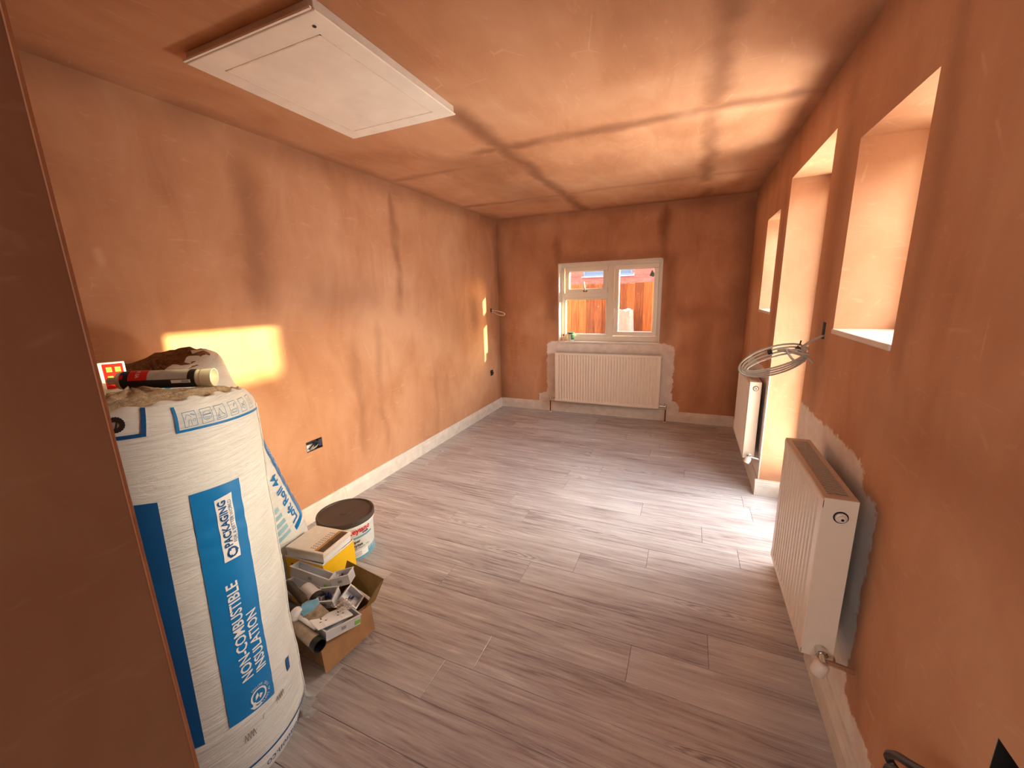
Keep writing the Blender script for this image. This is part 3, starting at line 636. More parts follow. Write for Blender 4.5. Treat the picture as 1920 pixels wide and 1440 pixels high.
# near right socket hole with black cables
s4 = backbox('wall_socket_box', 'dark recessed socket box at the bottom right corner of the picture', 0, .080, .133, -1, .6475, .7865, M_dark)
bm = bmesh.new(); tube(bm, spline([(.02, -.02, .02), (.0, .0, .0), (.01, .02, -.03), (.03, .01, -.05)], 5), .008, 8); mk('wire', bm, M_dcable, s4, smooth=True)
c3 = thing('black_cable', 'thick black looped cable at the lower right edge beside the socket box', 'cable', (W, .8, .62))
wire(c3, [(.02, 0, -.03), (-.03, .02, -.04), (-.05, .10, -.105), (-.05, .17, -.165), (-.046, .20, -.21), (-.03, .17, -.22), (-.02, .08, -.17), (.0, -.02, -.12)], .009, M_dcable, 'cable')
wire(c3, [(.02, -.01, -.045), (-.05, .02, -.07), (-.07, .09, -.125), (-.07, .145, -.18), (-.06, .13, -.22), (-.04, .04, -.2)], .008, M_dcable, 'cable')

# ------------------------------------------------------------------ insulation rolls
RX, RY, RR = .88, .57, .285
roll = thing('insulation_roll', 'tall white wrapped insulation roll with blue stripes standing on the floor', 'insulation roll', (RX, RY, 0))
def rim(th): return 1.212+.036*math.cos(th+R(20))
def rsurf(th, z, off=0.0):
    r = RR*(1-.018*math.sin(PI*min(max(z/1.2, 0), 1)*1.0))
    r += .0014*math.sin(z*110+2.5*math.sin(th*2)+3*noise.noise(Vector((math.cos(th)*1.5, math.sin(th)*1.5, z*3))))*(.4+noise.noise(Vector((math.cos(th)*2, z*4, 5))))
    r += .006*noise.noise(Vector((math.cos(th)*1.5, math.sin(th)*1.5, z*6)))
    top = rim(th); 
    if z > top-.05: k = (z-(top-.05))/.05; r -= .022*k*k
    if z < .07: k = 1-z/.07; r -= .035*k*k
    r += off; return Vector((r*math.cos(th), r*math.sin(th), z))
bm = bmesh.new(); NA, NZ = 160, 240; gr = []
for j in range(NZ+1):
    gr.append([bm.verts.new(rsurf(2*PI*i/NA, rim(2*PI*i/NA)*j/NZ)) for i in range(NA)])
for i0, dr_ in ((0, .012), (1, .03)):   # folded-in lip
    gr.append([bm.verts.new(Vector(((v.co.x)*(1-dr_/.28*1.0), v.co.y*(1-dr_/.28), v.co.z+(.004 if i0 == 0 else -.004)+.004*math.sin(q*.9)))) for q, v in enumerate(gr[NZ])])
for a, b in zip(gr, gr[1:]):
    for i in range(NA): bm.faces.new((a[i], a[(i+1) % NA], b[(i+1) % NA], b[i]))
bm.faces.new(gr[0][::-1]); mk('plastic_wrap', bm, M_wrap, roll, smooth=True)
bm = bmesh.new(); rr = [.255, .24, .21, .17, .13, .09, .05, .015]; g2 = []
for j, r in enumerate(rr):
    g2.append([bm.verts.new((r*math.cos(2*PI*i/72), r*math.sin(2*PI*i/72), rim(2*PI*i/72)-.012+(.022 if j > 1 else .008*j)+.016*noise.noise(Vector((r*30, i*.35, 2)))+.006*math.sin(r*150+i*.1))) for i in range(72)])
for a, b in zip(g2, g2[1:]):
    for i in range(72): bm.faces.new((a[i], a[(i+1) % 72], b[(i+1) % 72], b[i]))
bm.faces.new(g2[-1]); mk('wool_core', bm, M_wool, roll, smooth=True)
def rf(off): return lambda u, v: rsurf(u/RR, v, off)
def dz(t): return R(t)*RR
bm = bmesh.new(); patch(bm, [(dz(-32.5), .296), (dz(-26.2), .290), (dz(-22.2), 1.018), (dz(-30.5), 1.026)], rf(.0018), 8, 90); mk('dark_blue_stripe', bm, M_dblue, roll, smooth=True)
bm = bmesh.new(); patch(bm, [(dz(-14.4), .287), (dz(12.5), .270), (dz(16.6), 1.0), (dz(-9.9), 1.01)], rf(.0018), 24, 90); stripe = mk('blue_stripe', bm, M_blue, roll, smooth=True)
bm = bmesh.new(); patch(bm, [(dz(-.8), .786), (dz(8.3), .782), (dz(10.1), .973), (dz(.4), .969)], rf(.0026), 10, 24); mk('white_label', bm, M_pwhite, roll, smooth=True)
tl = R(90)-.012
text_mesh('lettering', 'PACKAGING', .030, rf(.004), M_dblue, roll, dz(3.6), .893, R(90)+R(-1.2), .80, bold=.0008)
text_mesh('lettering', 'FOR A BETTER WORLD', .0145, rf(.004), M_dblue, roll, dz(7.6), .892, R(90)+R(-1.2), .84)
def ring_uv(bm, u, v, r, wd, fn, a0=0, a1=360, n=24):
    P_ = [(u+r*math.cos(R(a0+(a1-a0)*i/n)), v+r*math.sin(R(a0+(a1-a0)*i/n))) for i in range(n+1)]; line_uv(bm, P_, wd, fn)
bm = bmesh.new(); cu_, cv_ = dz(4.2), .8065
for a in (20, 140, 260):
    ring_uv(bm, cu_, cv_, .0125, .005, rf(.004), a, a+85, 6)
    c = Vector((cu_+.0125*math.cos(R(a+95)), cv_+.0125*math.sin(R(a+95)))); d_ = Vector((-math.sin(R(a+95)), math.cos(R(a+95))))*.008; n_ = Vector((math.cos(R(a+95)), math.sin(R(a+95))))*.006
    patch(bm, [c-n_, c+n_, c+d_, c+d_], rf(.004), 1, 1)
mk('recycling_emblem', bm, M_dblue, roll)
text_mesh('lettering', 'NON-COMBUSTIBLE', .0445, rf(.003), M_pwhite, roll, dz(-.1), .558, R(90)+R(-.9), .80, bold=.0008)
text_mesh('lettering', 'INSULATION', .0445, rf(.003), M_pwhite, roll, dz(7.9), .496, R(90)+R(-.9), .80, bold=.0008)
# fire rating emblem
eu, ev = dz(2.9), .318
bm = bmesh.new(); ring_uv(bm, eu, ev, .022, .005, rf(.003), 0, 360, 24); ring_uv(bm, eu-.006, ev-.02, .012, .007, rf(.003), 150, 300, 8)
patch(bm, [(eu-.02, ev-.032), (eu-.006, ev-.036), (eu-.014, ev-.022), (eu-.030, ev-.018)], rf(.003), 2, 2)
patch(bm, [(eu-.012, ev-.008), (eu, ev+.0), (eu-.002, ev+.012), (eu-.010, ev+.004)], rf(.003), 2, 2); patch(bm, [(eu+.002, ev-.012), (eu+.012, ev-.002), (eu+.004, ev+.004), (eu, ev-.004)], rf(.003), 2, 2); mk('rating_emblem', bm, M_pwhite, roll)
for i, ch in enumerate('EUROCLASS A1 FIRE RATING'):
    a = -118+i*10.2
    if ch != ' ': text_mesh('lettering', ch, .0115, rf(.003), M_pwhite, roll, eu+.033*math.cos(R(a)), ev+.033*math.sin(R(a)), R(a+90), .85)
# top corner brackets and safety pictograms
bm = bmesh.new(); line_uv(bm, [(dz(-19.5), 1.245), (dz(-21.4), 1.19), (dz(-60), 1.200)], .009, rf(.0025)); mk('printed_bracket', bm, M_dblue, roll)
bm = bmesh.new(); line_uv(bm, [(dz(-8.4), 1.235), (dz(-9.0), 1.178), (dz(10), 1.173), (dz(30), 1.168), (dz(52), 1.160)], .0065, rf(.0025)); mk('printed_bracket', bm, M_blue, roll)
bm = bmesh.new(); ring_uv(bm, dz(-30), 1.222, .012, .009, rf(.0025), 0, 360, 20); patch(bm, [(dz(-30)-.002, 1.212), (dz(-30)+.002, 1.212), (dz(-30)+.006, 1.232), (dz(-30)+.003, 1.232)], rf(.003), 1, 2); mk('round_emblem', bm, M_ink, roll)
ic = [(-3.0, 5.2), (4.9, 5.2), (12.4, 5.2), (20.8, 5.0), (29.0, 4.8), (37.5, 4.2)]
for k, (a, wd) in enumerate(ic):
    u = dz(a); h2 = .0185; hw = dz(wd)/2+.001; zc = 1.203-.0035*k*.4; fn = rf(.0025); bm = bmesh.new()
    line_uv(bm, [(u-hw, zc-h2), (u+hw, zc-h2), (u+hw, zc+h2), (u-hw, zc+h2), (u-hw, zc-h2)], .0013, fn)
    if k == 0:
        line_uv(bm, [(u-.011, zc+.002), (u-.006, zc+.012), (u+.0, zc+.010), (u+.003, zc+.004)], .001, fn); line_uv(bm, [(u-.006, zc-.016), (u-.004, zc-.002), (u+.001, zc-.002), (u+.002, zc-.016)], .001, fn); ring_uv(bm, u+.008, zc-.004, .003, .001, fn, n=8); line_uv(bm, [(u+.004, zc+.012), (u+.011, zc+.008)], .002, fn)
    elif k == 1:
        ring_uv(bm, u, zc, .011, .001, fn, n=14); line_uv(bm, [(u-.009, zc+.003), (u+.009, zc+.003)], .003, fn); line_uv(bm, [(u-.006, zc-.004), (u+.006, zc-.004)], .0012, fn); line_uv(bm, [(u-.004, zc-.008), (u+.004, zc-.008)], .001, fn)
    elif k == 2:
        line_uv(bm, [(u-.010, zc-.010), (u-.002, zc+.010), (u+.002, zc-.002), (u+.010, zc-.010)], .0014, fn); ring_uv(bm, u-.007, zc-.011, .003, .0012, fn, n=8); line_uv(bm, [(u-.012, zc-.015), (u+.012, zc-.013)], .001, fn)
    elif k == 3:
        line_uv(bm, [(u-.009, zc-.004), (u-.006, zc-.012), (u+.006, zc-.012), (u+.009, zc-.004), (u-.009, zc-.004)], .0012, fn); line_uv(bm, [(u+.001, zc+.004), (u+.008, zc+.012)], .002, fn)
    elif k == 4:
        line_uv(bm, [(u-.008, zc-.008), (u-.004, zc+.004), (u+.002, zc-.002), (u+.008, zc+.008)], .0016, fn); ring_uv(bm, u+.002, zc-.006, .005, .001, fn, n=8)
    else:
        ring_uv(bm, u, zc+.006, .004, .001, fn, n=8); line_uv(bm, [(u-.006, zc-.010), (u, zc-.002), (u+.006, zc-.010)], .0012, fn)
    mk('safety_pictogram', bm, mat('pictogram_blue', (70, 130, 180), .4), roll)
bm = bmesh.new(); line_uv(bm, [(dz(-20), .115), (dz(60), .080)], .006, rf(.0025)); mk('printed_line', bm, M_dblue, roll)
text_mesh('lettering', 'insulation.co', .038, lambda u, v: rsurf((dz(17)+u)/RR, v, .0025), M_dblue, roll, 0, .062, R(180)-.03, .9)
text_mesh('lettering', 'J', .020, rf(.0025), M_gink, roll, dz(3), .235, R(180)-.2, 1)
for u0_, z0_ in ((dz(-9), .205), (dz(13), .229)):
    bm = bmesh.new(); line_uv(bm, [(u0_+q*.004, z0_+(.022 if q % 2 else 0)) for q in range(9)], .0018, rf(.0025)); line_uv(bm, [(u0_-.004, z0_+.011), (u0_+.036, z0_+.012)], .0015, rf(.0026)); mk('date_stamp', bm, M_gink, roll)
bm = bmesh.new(); patch(bm, [(dz(25.5), .282), (dz(29), .282), (dz(30), .325), (dz(26), .325)], rf(.0025), 3, 5); mk('blue_mark', bm, M_dblue, roll)
# side seam welt and torn nicks
bm = bmesh.new(); tube(bm, [rsurf(R(50)+.01*math.sin(j*1.3), .03+j*.0395, .001) for j in range(30)], .0035, 6); mk('seam', bm, M_wrap, roll, smooth=True)
bm = bmesh.new(); N0 = 7
for k in range(14):
    a = R(38+random.uniform(-7, 7)); p = rsurf(a, .05, .002); q = p+Vector((math.cos(a)*random.uniform(.02, .055), math.sin(a)*random.uniform(.02, .05), random.uniform(-.03, .02)))
    s_ = Vector((random.uniform(-.02, .02), random.uniform(-.02, .02), .015)); p2 = rsurf(a+.05, .085, .002)
    vv = [bm.verts.new(x) for x in (p, q, q+s_, p2)]; bm.faces.new(vv)
mk('loose_film', bm, M_wrap, roll, recalc=False)

roll2 = thing('insulation_roll', 'second white insulation roll leaning behind the tall one with slanting blue lettering', 'insulation roll', (.285, 1.26, 0))
RR2 = .238; L2 = 1.23; LEAN = math.atan2(.36, 1.22)
M2 = Matrix.Translation((0, -.02, .045)) @ Matrix.Rotation(LEAN, 4, 'X')
def r2surf(th, z, off=0):
    r = RR2*(1-.02*math.sin(PI*z/L2))+.0016*math.sin(z*100+3*math.sin(th*2)+3*noise.noise(Vector((math.cos(th), math.sin(th), z*3))))*(.5+noise.noise(Vector((th*2, z*3, 4))))+.006*noise.noise(Vector((math.cos(th)*2, math.sin(th)*2, z*4+7)))
    if z < .30: k = 1-z/.30; r -= .045*k*k
    if z < .05: k = 1-z/.05; r -= .05*k*k
    if z > L2-.05: k = (z-L2+.05)/.05; r -= .03*k*k
    r += off; return M2 @ Vector((r*math.cos(th), r*math.sin(th), z))
bm = bmesh.new(); gr = []
for j in range(161): gr.append([bm.verts.new(r2surf(2*PI*i/96, L2*j/160)) for i in range(96)])
for a, b in zip(gr, gr[1:]):
    for i in range(96): bm.faces.new((a[i], a[(i+1) % 96], b[(i+1) % 96], b[i]))
bm.faces.new(gr[0][::-1]); mk('plastic_wrap', bm, M_wrap, roll2, smooth=True)
bm = bmesh.new(); g2 = []
for j, r in enumerate([.212, .19, .15, .12, .09, .06, .03, .01]):
    g2.append([bm.verts.new(M2 @ Vector((r*math.cos(2*PI*i/64), r*math.sin(2*PI*i/64), L2-.006+(0 if j == 0 else .012)+.018*noise.noise(Vector((r*28, i*.4, 3)))+.01*math.sin(r*130+i/64*2*PI)))) for i in range(64)])
for a, b in zip(g2, g2[1:]):
    for i in range(64): bm.faces.new((a[i], a[(i+1) % 64], b[(i+1) % 64], b[i]))
bm.faces.new(g2[-1]); mk('wool_core', bm, M_wool2, roll2, smooth=True)
def r2f(off): return lambda u, v: r2surf(u/RR2, v, off)
def d2(t): return R(t)*RR2
bm = bmesh.new(); patch(bm, [(d2(43), .29), (d2(58), .29), (d2(58), .86), (d2(43), .86)], r2f(.0015), 8, 60); patch(bm, [(d2(22), .272), (d2(58), .272), (d2(58), .30), (d2(22), .30)], r2f(.0016), 12, 3); mk('blue_band', bm, M_blue, roll2, smooth=True)
text_mesh('lettering', 'Loft Roll 44', .075, r2f(.0028), M_blue, roll2, d2(29), .315, R(90), .82, align='LEFT', bold=.0015)
text_mesh('lettering', 'with ECOSE', .03, r2f(.004), M_pwhite, roll2, d2(50), .60, R(90), .85, align='LEFT')
text_mesh('lettering', 'INSULATION', .06, r2f(.003), M_pale, roll2, d2(66), .30, R(90), .8, align='LEFT', bold=.001)
for k in range(5):
    bm = bmesh.new(); patch(bm, [(d2(-6), .30+k*.036), (d2(14), .30+k*.036), (d2(14), .322+k*.036), (d2(-6), .322+k*.036)], r2f(.0015), 8, 3); mk('pale_stripe', bm, M_pale, roll2, smooth=True)
# folded wrap flap at the top
bm = bmesh.new(); pts = []
for i in range(15):
    th = R(-40+i*9); p = r2surf(th, L2-.02, .003); q = M2 @ Vector((RR2*.62*math.cos(th), RR2*.62*math.sin(th), L2+.018+.008*math.sin(i*1.7))); pts.append((bm.verts.new(p), bm.verts.new(p.lerp(q, .4)+Vector((0, 0, .014))), bm.verts.new(q)))
for a, b in zip(pts, pts[1:]): bm.faces.new((a[0], b[0], b[1], a[1])); bm.faces.new((a[1], b[1], b[2], a[2]))
mk('wrap_flap', bm, M_wrap, roll2, smooth=True, recalc=False)
bm = bmesh.new(); line_uv(bm, [(d2(-20), L2-.03), (d2(10), L2-.012)], .008, r2f(.004)); mk('printed_line', bm, M_blue, roll2)

# silicone cartridge on top
A = Vector((.826, .574, 1.276)); B = Vector((1.015, .712, 1.270)); Lc = (B-A).length
sc = thing('sealant_cartridge', 'sealant cartridge with red and black label lying on the tall roll', 'sealant tube', A)
MS = axisM((0, 0, 0), B-A); r0 = .0255
# make a frame whose x axis points to the viewer side/up
zax = (B-A).normalized(); view = (Vector((2.29, 0, 1.483))-A); xa_ = (view-zax*view.dot(zax)).normalized(); ya_ = zax.cross(xa_)
MS = Matrix(((xa_.x, ya_.x, zax.x, 0), (xa_.y, ya_.y, zax.y, 0), (xa_.z, ya_.z, zax.z, 0), (0, 0, 0, 1)))
def cs(off): return lambda u, v: MS @ Vector(((r0+off)*math.cos(u/r0+.30), -(r0+off)*math.sin(u/r0+.30), v))
bm = bmesh.new(); lathe(bm, [(.008, -.006), (.012, -.004), (r0-.001, 0), (r0, .004), (r0, .03), (r0-.001, .032), (r0-.001, Lc-.03), (r0, Lc-.028), (r0+.0008, Lc), (r0-.0012, Lc), (r0-.002, Lc-.02)], 40, MS); mk('tube_body', bm, mat('cartridge_white', (232, 228, 214), .35, var=.02), sc, smooth=False)
bm = bmesh.new(); lathe(bm, [(.008, -.03), (.010, -.028), (.010, -.006)], 16, MS); mk('nozzle_thread', bm, M_tray, sc)
hc = PI*r0
def lab(nm, quad, m, off): 
    b = bmesh.new(); patch(b, quad, cs(off), 20, 3); return mk(nm, b, m, sc, smooth=True)
lab('label', [(-hc, .012), (hc, .012), (hc, Lc-.038), (-hc, Lc-.038)], mat('label_silver', (190, 188, 184), .35), .0004)
lab('label_band', [(-hc, .012), (hc, .012), (hc, .032), (-hc, .032)], M_ink, .0008)
lab('label_band', [(-hc, Lc-.062), (hc, Lc-.054), (hc, Lc-.04), (-hc, Lc-.04)], M_ink, .0008)
lab('label_band', [(-.042, .012), (-.009, .012), (-.009, Lc-.04), (-.042, Lc-.04)], M_ink, .0009)
lab('label_band', [(-.009, .034), (.05, .030), (.05, .078), (-.009, .078)], M_red, .0012)
lab('label_band', [(-.004, .012), (.008, .012), (.008, .020), (-.004, .020)], M_red, .0012)
lab('label_band', [(.012, .013), (.024, .013), (.024, .028), (.012, .028)], mat('label_navy', (30, 60, 120), .4), .0012)
lab('barcode_panel', [(-.020, Lc-.098), (-.011, Lc-.098), (-.011, Lc-.05), (-.020, Lc-.05)], M_pwhite, .0014)
for k in range(9): lab('bar', [(-.0185, Lc-.072+k*.0021), (-.0125, Lc-.072+k*.0021), (-.0125, Lc-.071+k*.0021), (-.0185, Lc-.071+k*.0021)], M_ink, .0018)
text_mesh('lettering', 'All Pu', .014, cs(.0018), M_pwhite, sc, .011, .054, 0, .8)
bpy.data.objects.remove(sc.children[-1]) if False else None
# small packet with red label beside it
pk = thing('filler_packet', 'white packet with a red label at the left on top of the tall roll', 'packet', (.752, .536, 1.232), R(-50))
bm = bmesh.new(); g_ = []
for j in range(9):
    z = j/8*.135; wv = .034*(1-.25*(j/8)**2); tv = .018*(1-.8*(j/8)**3); g_.append([bm.verts.new((x*wv, y*tv, z+.003*math.sin(x*3+j))) for x, y in ((-1, -.6), (-.5, -1), (.5, -1), (1, -.6), (1, .6), (.5, 1), (-.5, 1), (-1, .6))])
for a, b in zip(g_, g_[1:]):
    for i in range(8): bm.faces.new((a[i], a[(i+1) % 8], b[(i+1) % 8], b[i]))
bm.faces.new(g_[0][::-1]); bm.faces.new(g_[-1]); mk('paper_bag', bm, mat('white_paper', (228, 222, 212), .7), pk, smooth=True)
cb = thing('label_box', 'small red and white box with pale green squares on top of the tall roll', 'box', (.742, .592, 1.232), R(60))
bm = bmesh.new(); cbox(bm, (0, 0, .045), (.06, .02, .09)); mk('carton', bm, M_pwhite, cb, bevel=.002)
bm = bmesh.new(); cbox(bm, (.006, -.0102, .050), (.044, .001, .074)); fl = mk('red_label', bm, M_red, cb)
for i in range(2):
    for j in range(2):
        bm = bmesh.new(); cbox(bm, (-.003+i*.019, -.0112, .044+j*.026), (.012, .001, .014)); mk('green_square', bm, M_green, fl)

# ------------------------------------------------------------------ paint pail
pail = thing('paint_tub', 'white and blue paint tub with charcoal lid by the left skirting', 'paint tub', (.49, 1.575, 0))
HP = .245
def pr(z): return .142+.010*z/HP
bm = bmesh.new(); lathe(bm, [(.12, 0), (.139, .002), (.142, .008), (pr(.2), .2), (pr(.205)+.006, .207), (pr(.205)+.006, .214), (pr(.22), .216), (pr(HP), HP-.01)], 64); mk('tub', bm, M_pail, pail, smooth=True)
bm = bmesh.new(); lathe(bm, [(.157, .226), (.161, .228), (.162, .25), (.160, .256), (.155, .258), (.150, .256), (.147, .250), (.06, .2475), (.03, .249), (.028, .252), (.01, .253)], 64, cap0=False); mk('lid', bm, M_lid, pail, smooth=True)
def pf(off): return lambda u, v: Vector(((pr(v)+off)*math.cos(u/.147), (pr(v)+off)*math.sin(u/.147), v))
p0 = R(-21)*.147
bm = bmesh.new(); patch(bm, [(p0-.22, .006), (p0+.28, .006), (p0+.28, .062), (p0-.22, .050)], pf(.0008), 48, 3); mk('blue_band', bm, M_teal, pail, smooth=True)
text_mesh('lettering', 'Leyland', .046, pf(.0014), M_red, pail, p0+.012, .192, .02, .95, bold=.0012)
text_mesh('lettering', 'trade', .020, pf(.0014), M_ink, pail, p0+.045, .170, .02, .95, bold=.0006)
bm = bmesh.new(); patch(bm, [(p0-.06, .142), (p0+.095, .146), (p0+.095, .158), (p0-.06, .152)], pf(.0010), 16, 2); mk('teal_stripe', bm, M_teal, pail, smooth=True)
text_mesh('lettering', 'Super', .026, pf(.0014), M_ink, pail, p0-.02, .125, .02, .95, bold=.0006)
text_mesh('lettering', 'Leytex', .026, pf(.0014), M_ink, pail, p0-.012, .101, .02, .95, bold=.0006)
text_mesh('lettering', 'High Opacity Matt', .015, pf(.0014), M_ink, pail, p0+.015, .083, .03, .95)
bm = bmesh.new(); patch(bm, [(p0-.05, .022), (p0+.055, .026), (p0+.055, .066), (p0-.05, .060)], pf(.0016), 12, 3); ib = mk('info_panel', bm, M_pwhite, pail, smooth=True)
bm = bmesh.new()
for k in range(4): line_uv(bm, [(p0-.045, .054-k*.008), (p0+.01, .056-k*.008)], .0022, pf(.0022))
mk('small_print', bm, M_ink, ib)
bm = bmesh.new()
for k in range(3): line_uv(bm, [(p0+.065+k*.025, .045), (p0+.075+k*.025, .055)], .004, pf(.0022))
mk('small_print', bm, M_pwhite, pail)

# ------------------------------------------------------------------ yellow carton and white flat box
yb = thing('yellow_carton', 'yellow open-sided carton behind the brown box with a white box on it', 'box', (.648, 1.255, 0), R(4))
bm = bmesh.new(); wx, wy, hz, t_ = .118, .105, .262, .003
box(bm, (-wx, wy-t_, 0), (wx, wy, hz)); box(bm, (-wx, -wy, 0), (-wx+t_, wy-t_, hz)); box(bm, (wx-t_, -wy, 0), (wx, wy-t_, hz)); box(bm, (-wx, -wy, 0), (wx, wy, t_))
box(bm, (-wx, -wy, hz-.035), (wx, -wy+t_, hz)); box(bm, (-wx, -wy, 0), (-wx+.03, -wy+t_, hz-.035)); box(bm, (wx-.03, -wy, 0), (wx, -wy+t_, hz-.035)); mk('carton', bm, M_yel, yb)
bm = bmesh.new(); box(bm, (-wx+.005, -wy+.006, .004), (wx-.005, wy-.005, hz-.04)); mk('inner_card', bm, M_cardin, yb)
bm = bmesh.new(); box(bm, (-wx, -wy-.001, hz-.006), (wx+.001, -wy+.003, hz+.001)); box(bm, (wx-.002, -wy, hz-.006), (wx+.001, wy, hz+.001)); mk('white_edge', bm, M_pwhite, yb)
wb = thing('white_box', 'flat white box with a photo label lying on the yellow carton', 'box', (.655, 1.25, .2635), R(6))
bm = bmesh.new(); box(bm, (-.11, -.095, 0), (.11, .095, .03)); mk('box_base', bm, M_pwhite, wb, bevel=.002)
bm = bmesh.new(); box(bm, (-.113, -.098, .028), (.113, .098, .052)); lidw = mk('box_lid', bm, mat('white_card', (232, 224, 212), .55, var=.03), wb, bevel=.005)
bm = bmesh.new(); box(bm, (.055, -.085, .0518), (.105, .085, .0526)); ph = mk('photo_label', bm, mat('photo_print', (86, 70, 44), .3, var=.6, vs=26), lidw)
bm = bmesh.new(); box(bm, (.052, -.085, .0519), (.068, .085, .0528)); mk('tan_strip', bm, mat('tan_print', (186, 140, 84), .4, var=.2), lidw)
bm = bmesh.new()
for i in range(3):
    for k in range(9): box(bm, (.018+i*.011, -.075+k*.016, .0518), (.023+i*.011, -.066+k*.016, .0522))
mk('small_print', bm, M_gink, lidw)
bm = bmesh.new(); box(bm, (-.05, .03, .0518), (-.03, .05, .0524)); mk('torn_tab', bm, M_pwhite, lidw)

# ------------------------------------------------------------------ brown carton with contents
carton = thing('cardboard_box', 'open brown cardboard box full of electrical fittings beside the tall roll', 'box', (0, 0, 0))
F_, L_, B_, R_ = (1.0, .925), (.765, .94), (.815, 1.235), (1.045, 1.165); HB = .14
def wallp(bm, a, b, z0, z1, t=.004):
    a = Vector((*a, 0)); b = Vector((*b, 0)); d = (b-a).normalized(); n = Vector((-d.y, d.x, 0))*t
    prism(bm, [(0, 0), (1, 0), (1, 1), (0, 1)], 0, 1, lambda u, v, w_: a.lerp(b, u)+Vector((0, 0, z0+(z1-z0)*v))+n*w_)
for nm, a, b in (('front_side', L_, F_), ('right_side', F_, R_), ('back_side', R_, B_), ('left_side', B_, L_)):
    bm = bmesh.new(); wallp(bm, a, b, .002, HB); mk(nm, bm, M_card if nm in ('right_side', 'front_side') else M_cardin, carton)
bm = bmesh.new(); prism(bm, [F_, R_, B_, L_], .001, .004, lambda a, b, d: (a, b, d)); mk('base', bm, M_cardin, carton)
def sheet(pts, m, nm, t=.004, par=carton):
    bm = bmesh.new(); P_ = [Vector(p) for p in pts]; n = (P_[1]-P_[0]).cross(P_[3]-P_[0]).normalized()*t
    A_ = [bm.verts.new(p) for p in P_]; C_ = [bm.verts.new(p+n) for p in P_]; bm.faces.new(A_); bm.faces.new(C_[::-1])
    for i in range(4): bm.faces.new((A_[i], C_[i], C_[(i+1) % 4], A_[(i+1) % 4]))
    return mk(nm, bm, m, par)
sheet([(1.003, .918, .137), (1.05, 1.155, .137), (1.078, 1.14, .03), (1.045, .895, .022)], M_card, 'flap')
sheet([(1.055, 1.178, .14), (.80, 1.238, .14), (.815, 1.262, .225), (1.085, 1.215, .235)], mat('cardboard_olive', (138, 112, 66), .8), 'flap')
sheet([(1.058, 1.172, .14), (1.05, 1.12, .14), (1.075, 1.16, .20), (1.085, 1.21, .233)], mat('cardboard_olive', (138, 112, 66), .8), 'flap')
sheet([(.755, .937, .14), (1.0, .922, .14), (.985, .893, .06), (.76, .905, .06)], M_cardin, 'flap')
def tray(loc, rot, sx, sy, sz, name, label, lugs=(), holes=True, m=M_tray, grp=None):
    """open-topped plastic back box; local z up is the open side"""
    e = thing(name, label, 'back box', loc, group='plastic back boxes in the brown box'); e.rotation_euler = rot; t = .0025
    b = bmesh.new(); box(b, (-sx/2, -sy/2, 0), (sx/2, sy/2, t))
    for s in (-1, 1):
        box(b, (s*(sx/2-t/2)-t/2, -sy/2, t), (s*(sx/2-t/2)+t/2, sy/2, sz)); box(b, (-sx/2+t, s*(sy/2-t/2)-t/2, t), (sx/2-t, s*(sy/2-t/2)+t/2, sz))
    mk('shell', b, M_traysh if m is M_tray else m, e)
    b = bmesh.new()   # rim
    for s in (-1, 1):
        box(b, (s*sx/2-.003, -sy/2-.003, sz-.003), (s*sx/2+.003, sy/2+.003, sz)); box(b, (-sx/2, s*sy/2-.003, sz-.003), (sx/2, s*sy/2+.003, sz))
    mk('rim', b, M_tray, e)
    for (x, y) in lugs:
        b = bmesh.new(); cbox(b, (x, y, sz*.45), (.018, .014, sz*.5)); tube(b, [(x, y, sz*.6), (x+.004, y, sz*.95)], .004, 6); mk('fixing_lug', b, M_navy, e)
    if holes:
        b = bmesh.new(); cbox(b, (0, -sy/2-.001, sz*.5), (.018, .002, .012)); mk('knockout', b, mat('knock', (150, 154, 164), .5), e)
    return e
tray((.750, 1.118, .198), (R(-10), R(5), R(4)), .235, .05, .052, 'back_box', 'long white back box, upper of the two stacked against the yellow carton', m=M_tray)
tray((.765, 1.060, .160), (R(-10), R(5), R(2)), .22, .05, .052, 'back_box', 'long white back box, lower of the two stacked against the yellow carton', m=M_tray)
tray((.91, 1.150, .215), (R(-8), R(-12), R(28)), .085, .065, .045, 'back_box', 'small white back box with navy lug, topmost at the right of the pile', [(0, .0)])
tray((.965, 1.115, .165), (R(10), R(48), R(20)), .08, .065, .04, 'back_box', 'small white back box tipped toward the back flap of the brown box', [(0, .0)])
tray((.905, 1.065, .18), (R(12), R(-6), R(22)), .082, .07, .045, 'back_box', 'small white back box with navy lug in the middle of the brown box', [(.0, .01)])
pt = tray((1.015, 1.0, .140), (R(-4), R(10), R(75)), .15, .105, .042, 'back_box', 'double white back box with green edge nearest the brown front flap', [(.04, .02)])
bm = bmesh.new(); cbox(bm, (.060, -.0545, .016), (.026, .001, .016)); mk('green_label', bm, M_green, pt)
# double socket face plate lying in it
fp = thing('socket_plate', 'white double socket face plate lying in the brown box', 'socket', (1.005, .985, .190)); fp.rotation_euler = (R(-6), R(12), R(72))
bm = bmesh.new(); cbox(bm, (0, 0, .004), (.146, .086, .008)); mk('plate', bm, M_tray, fp, bevel=.003)
for sx in (-.036, .036):
    bm = bmesh.new(); cbox(bm, (sx, .016, .0083), (.005, .009, .001)); cbox(bm, (sx-.011, -.006, .0083), (.008, .004, .001)); cbox(bm, (sx+.011, -.006, .0083), (.008, .004, .001)); mk('socket_holes', bm, M_dark, fp)
    bm = bmesh.new(); cbox(bm, (sx, -.028, .009), (.012, .02, .004)); mk('switch', bm, M_pwhite, fp)
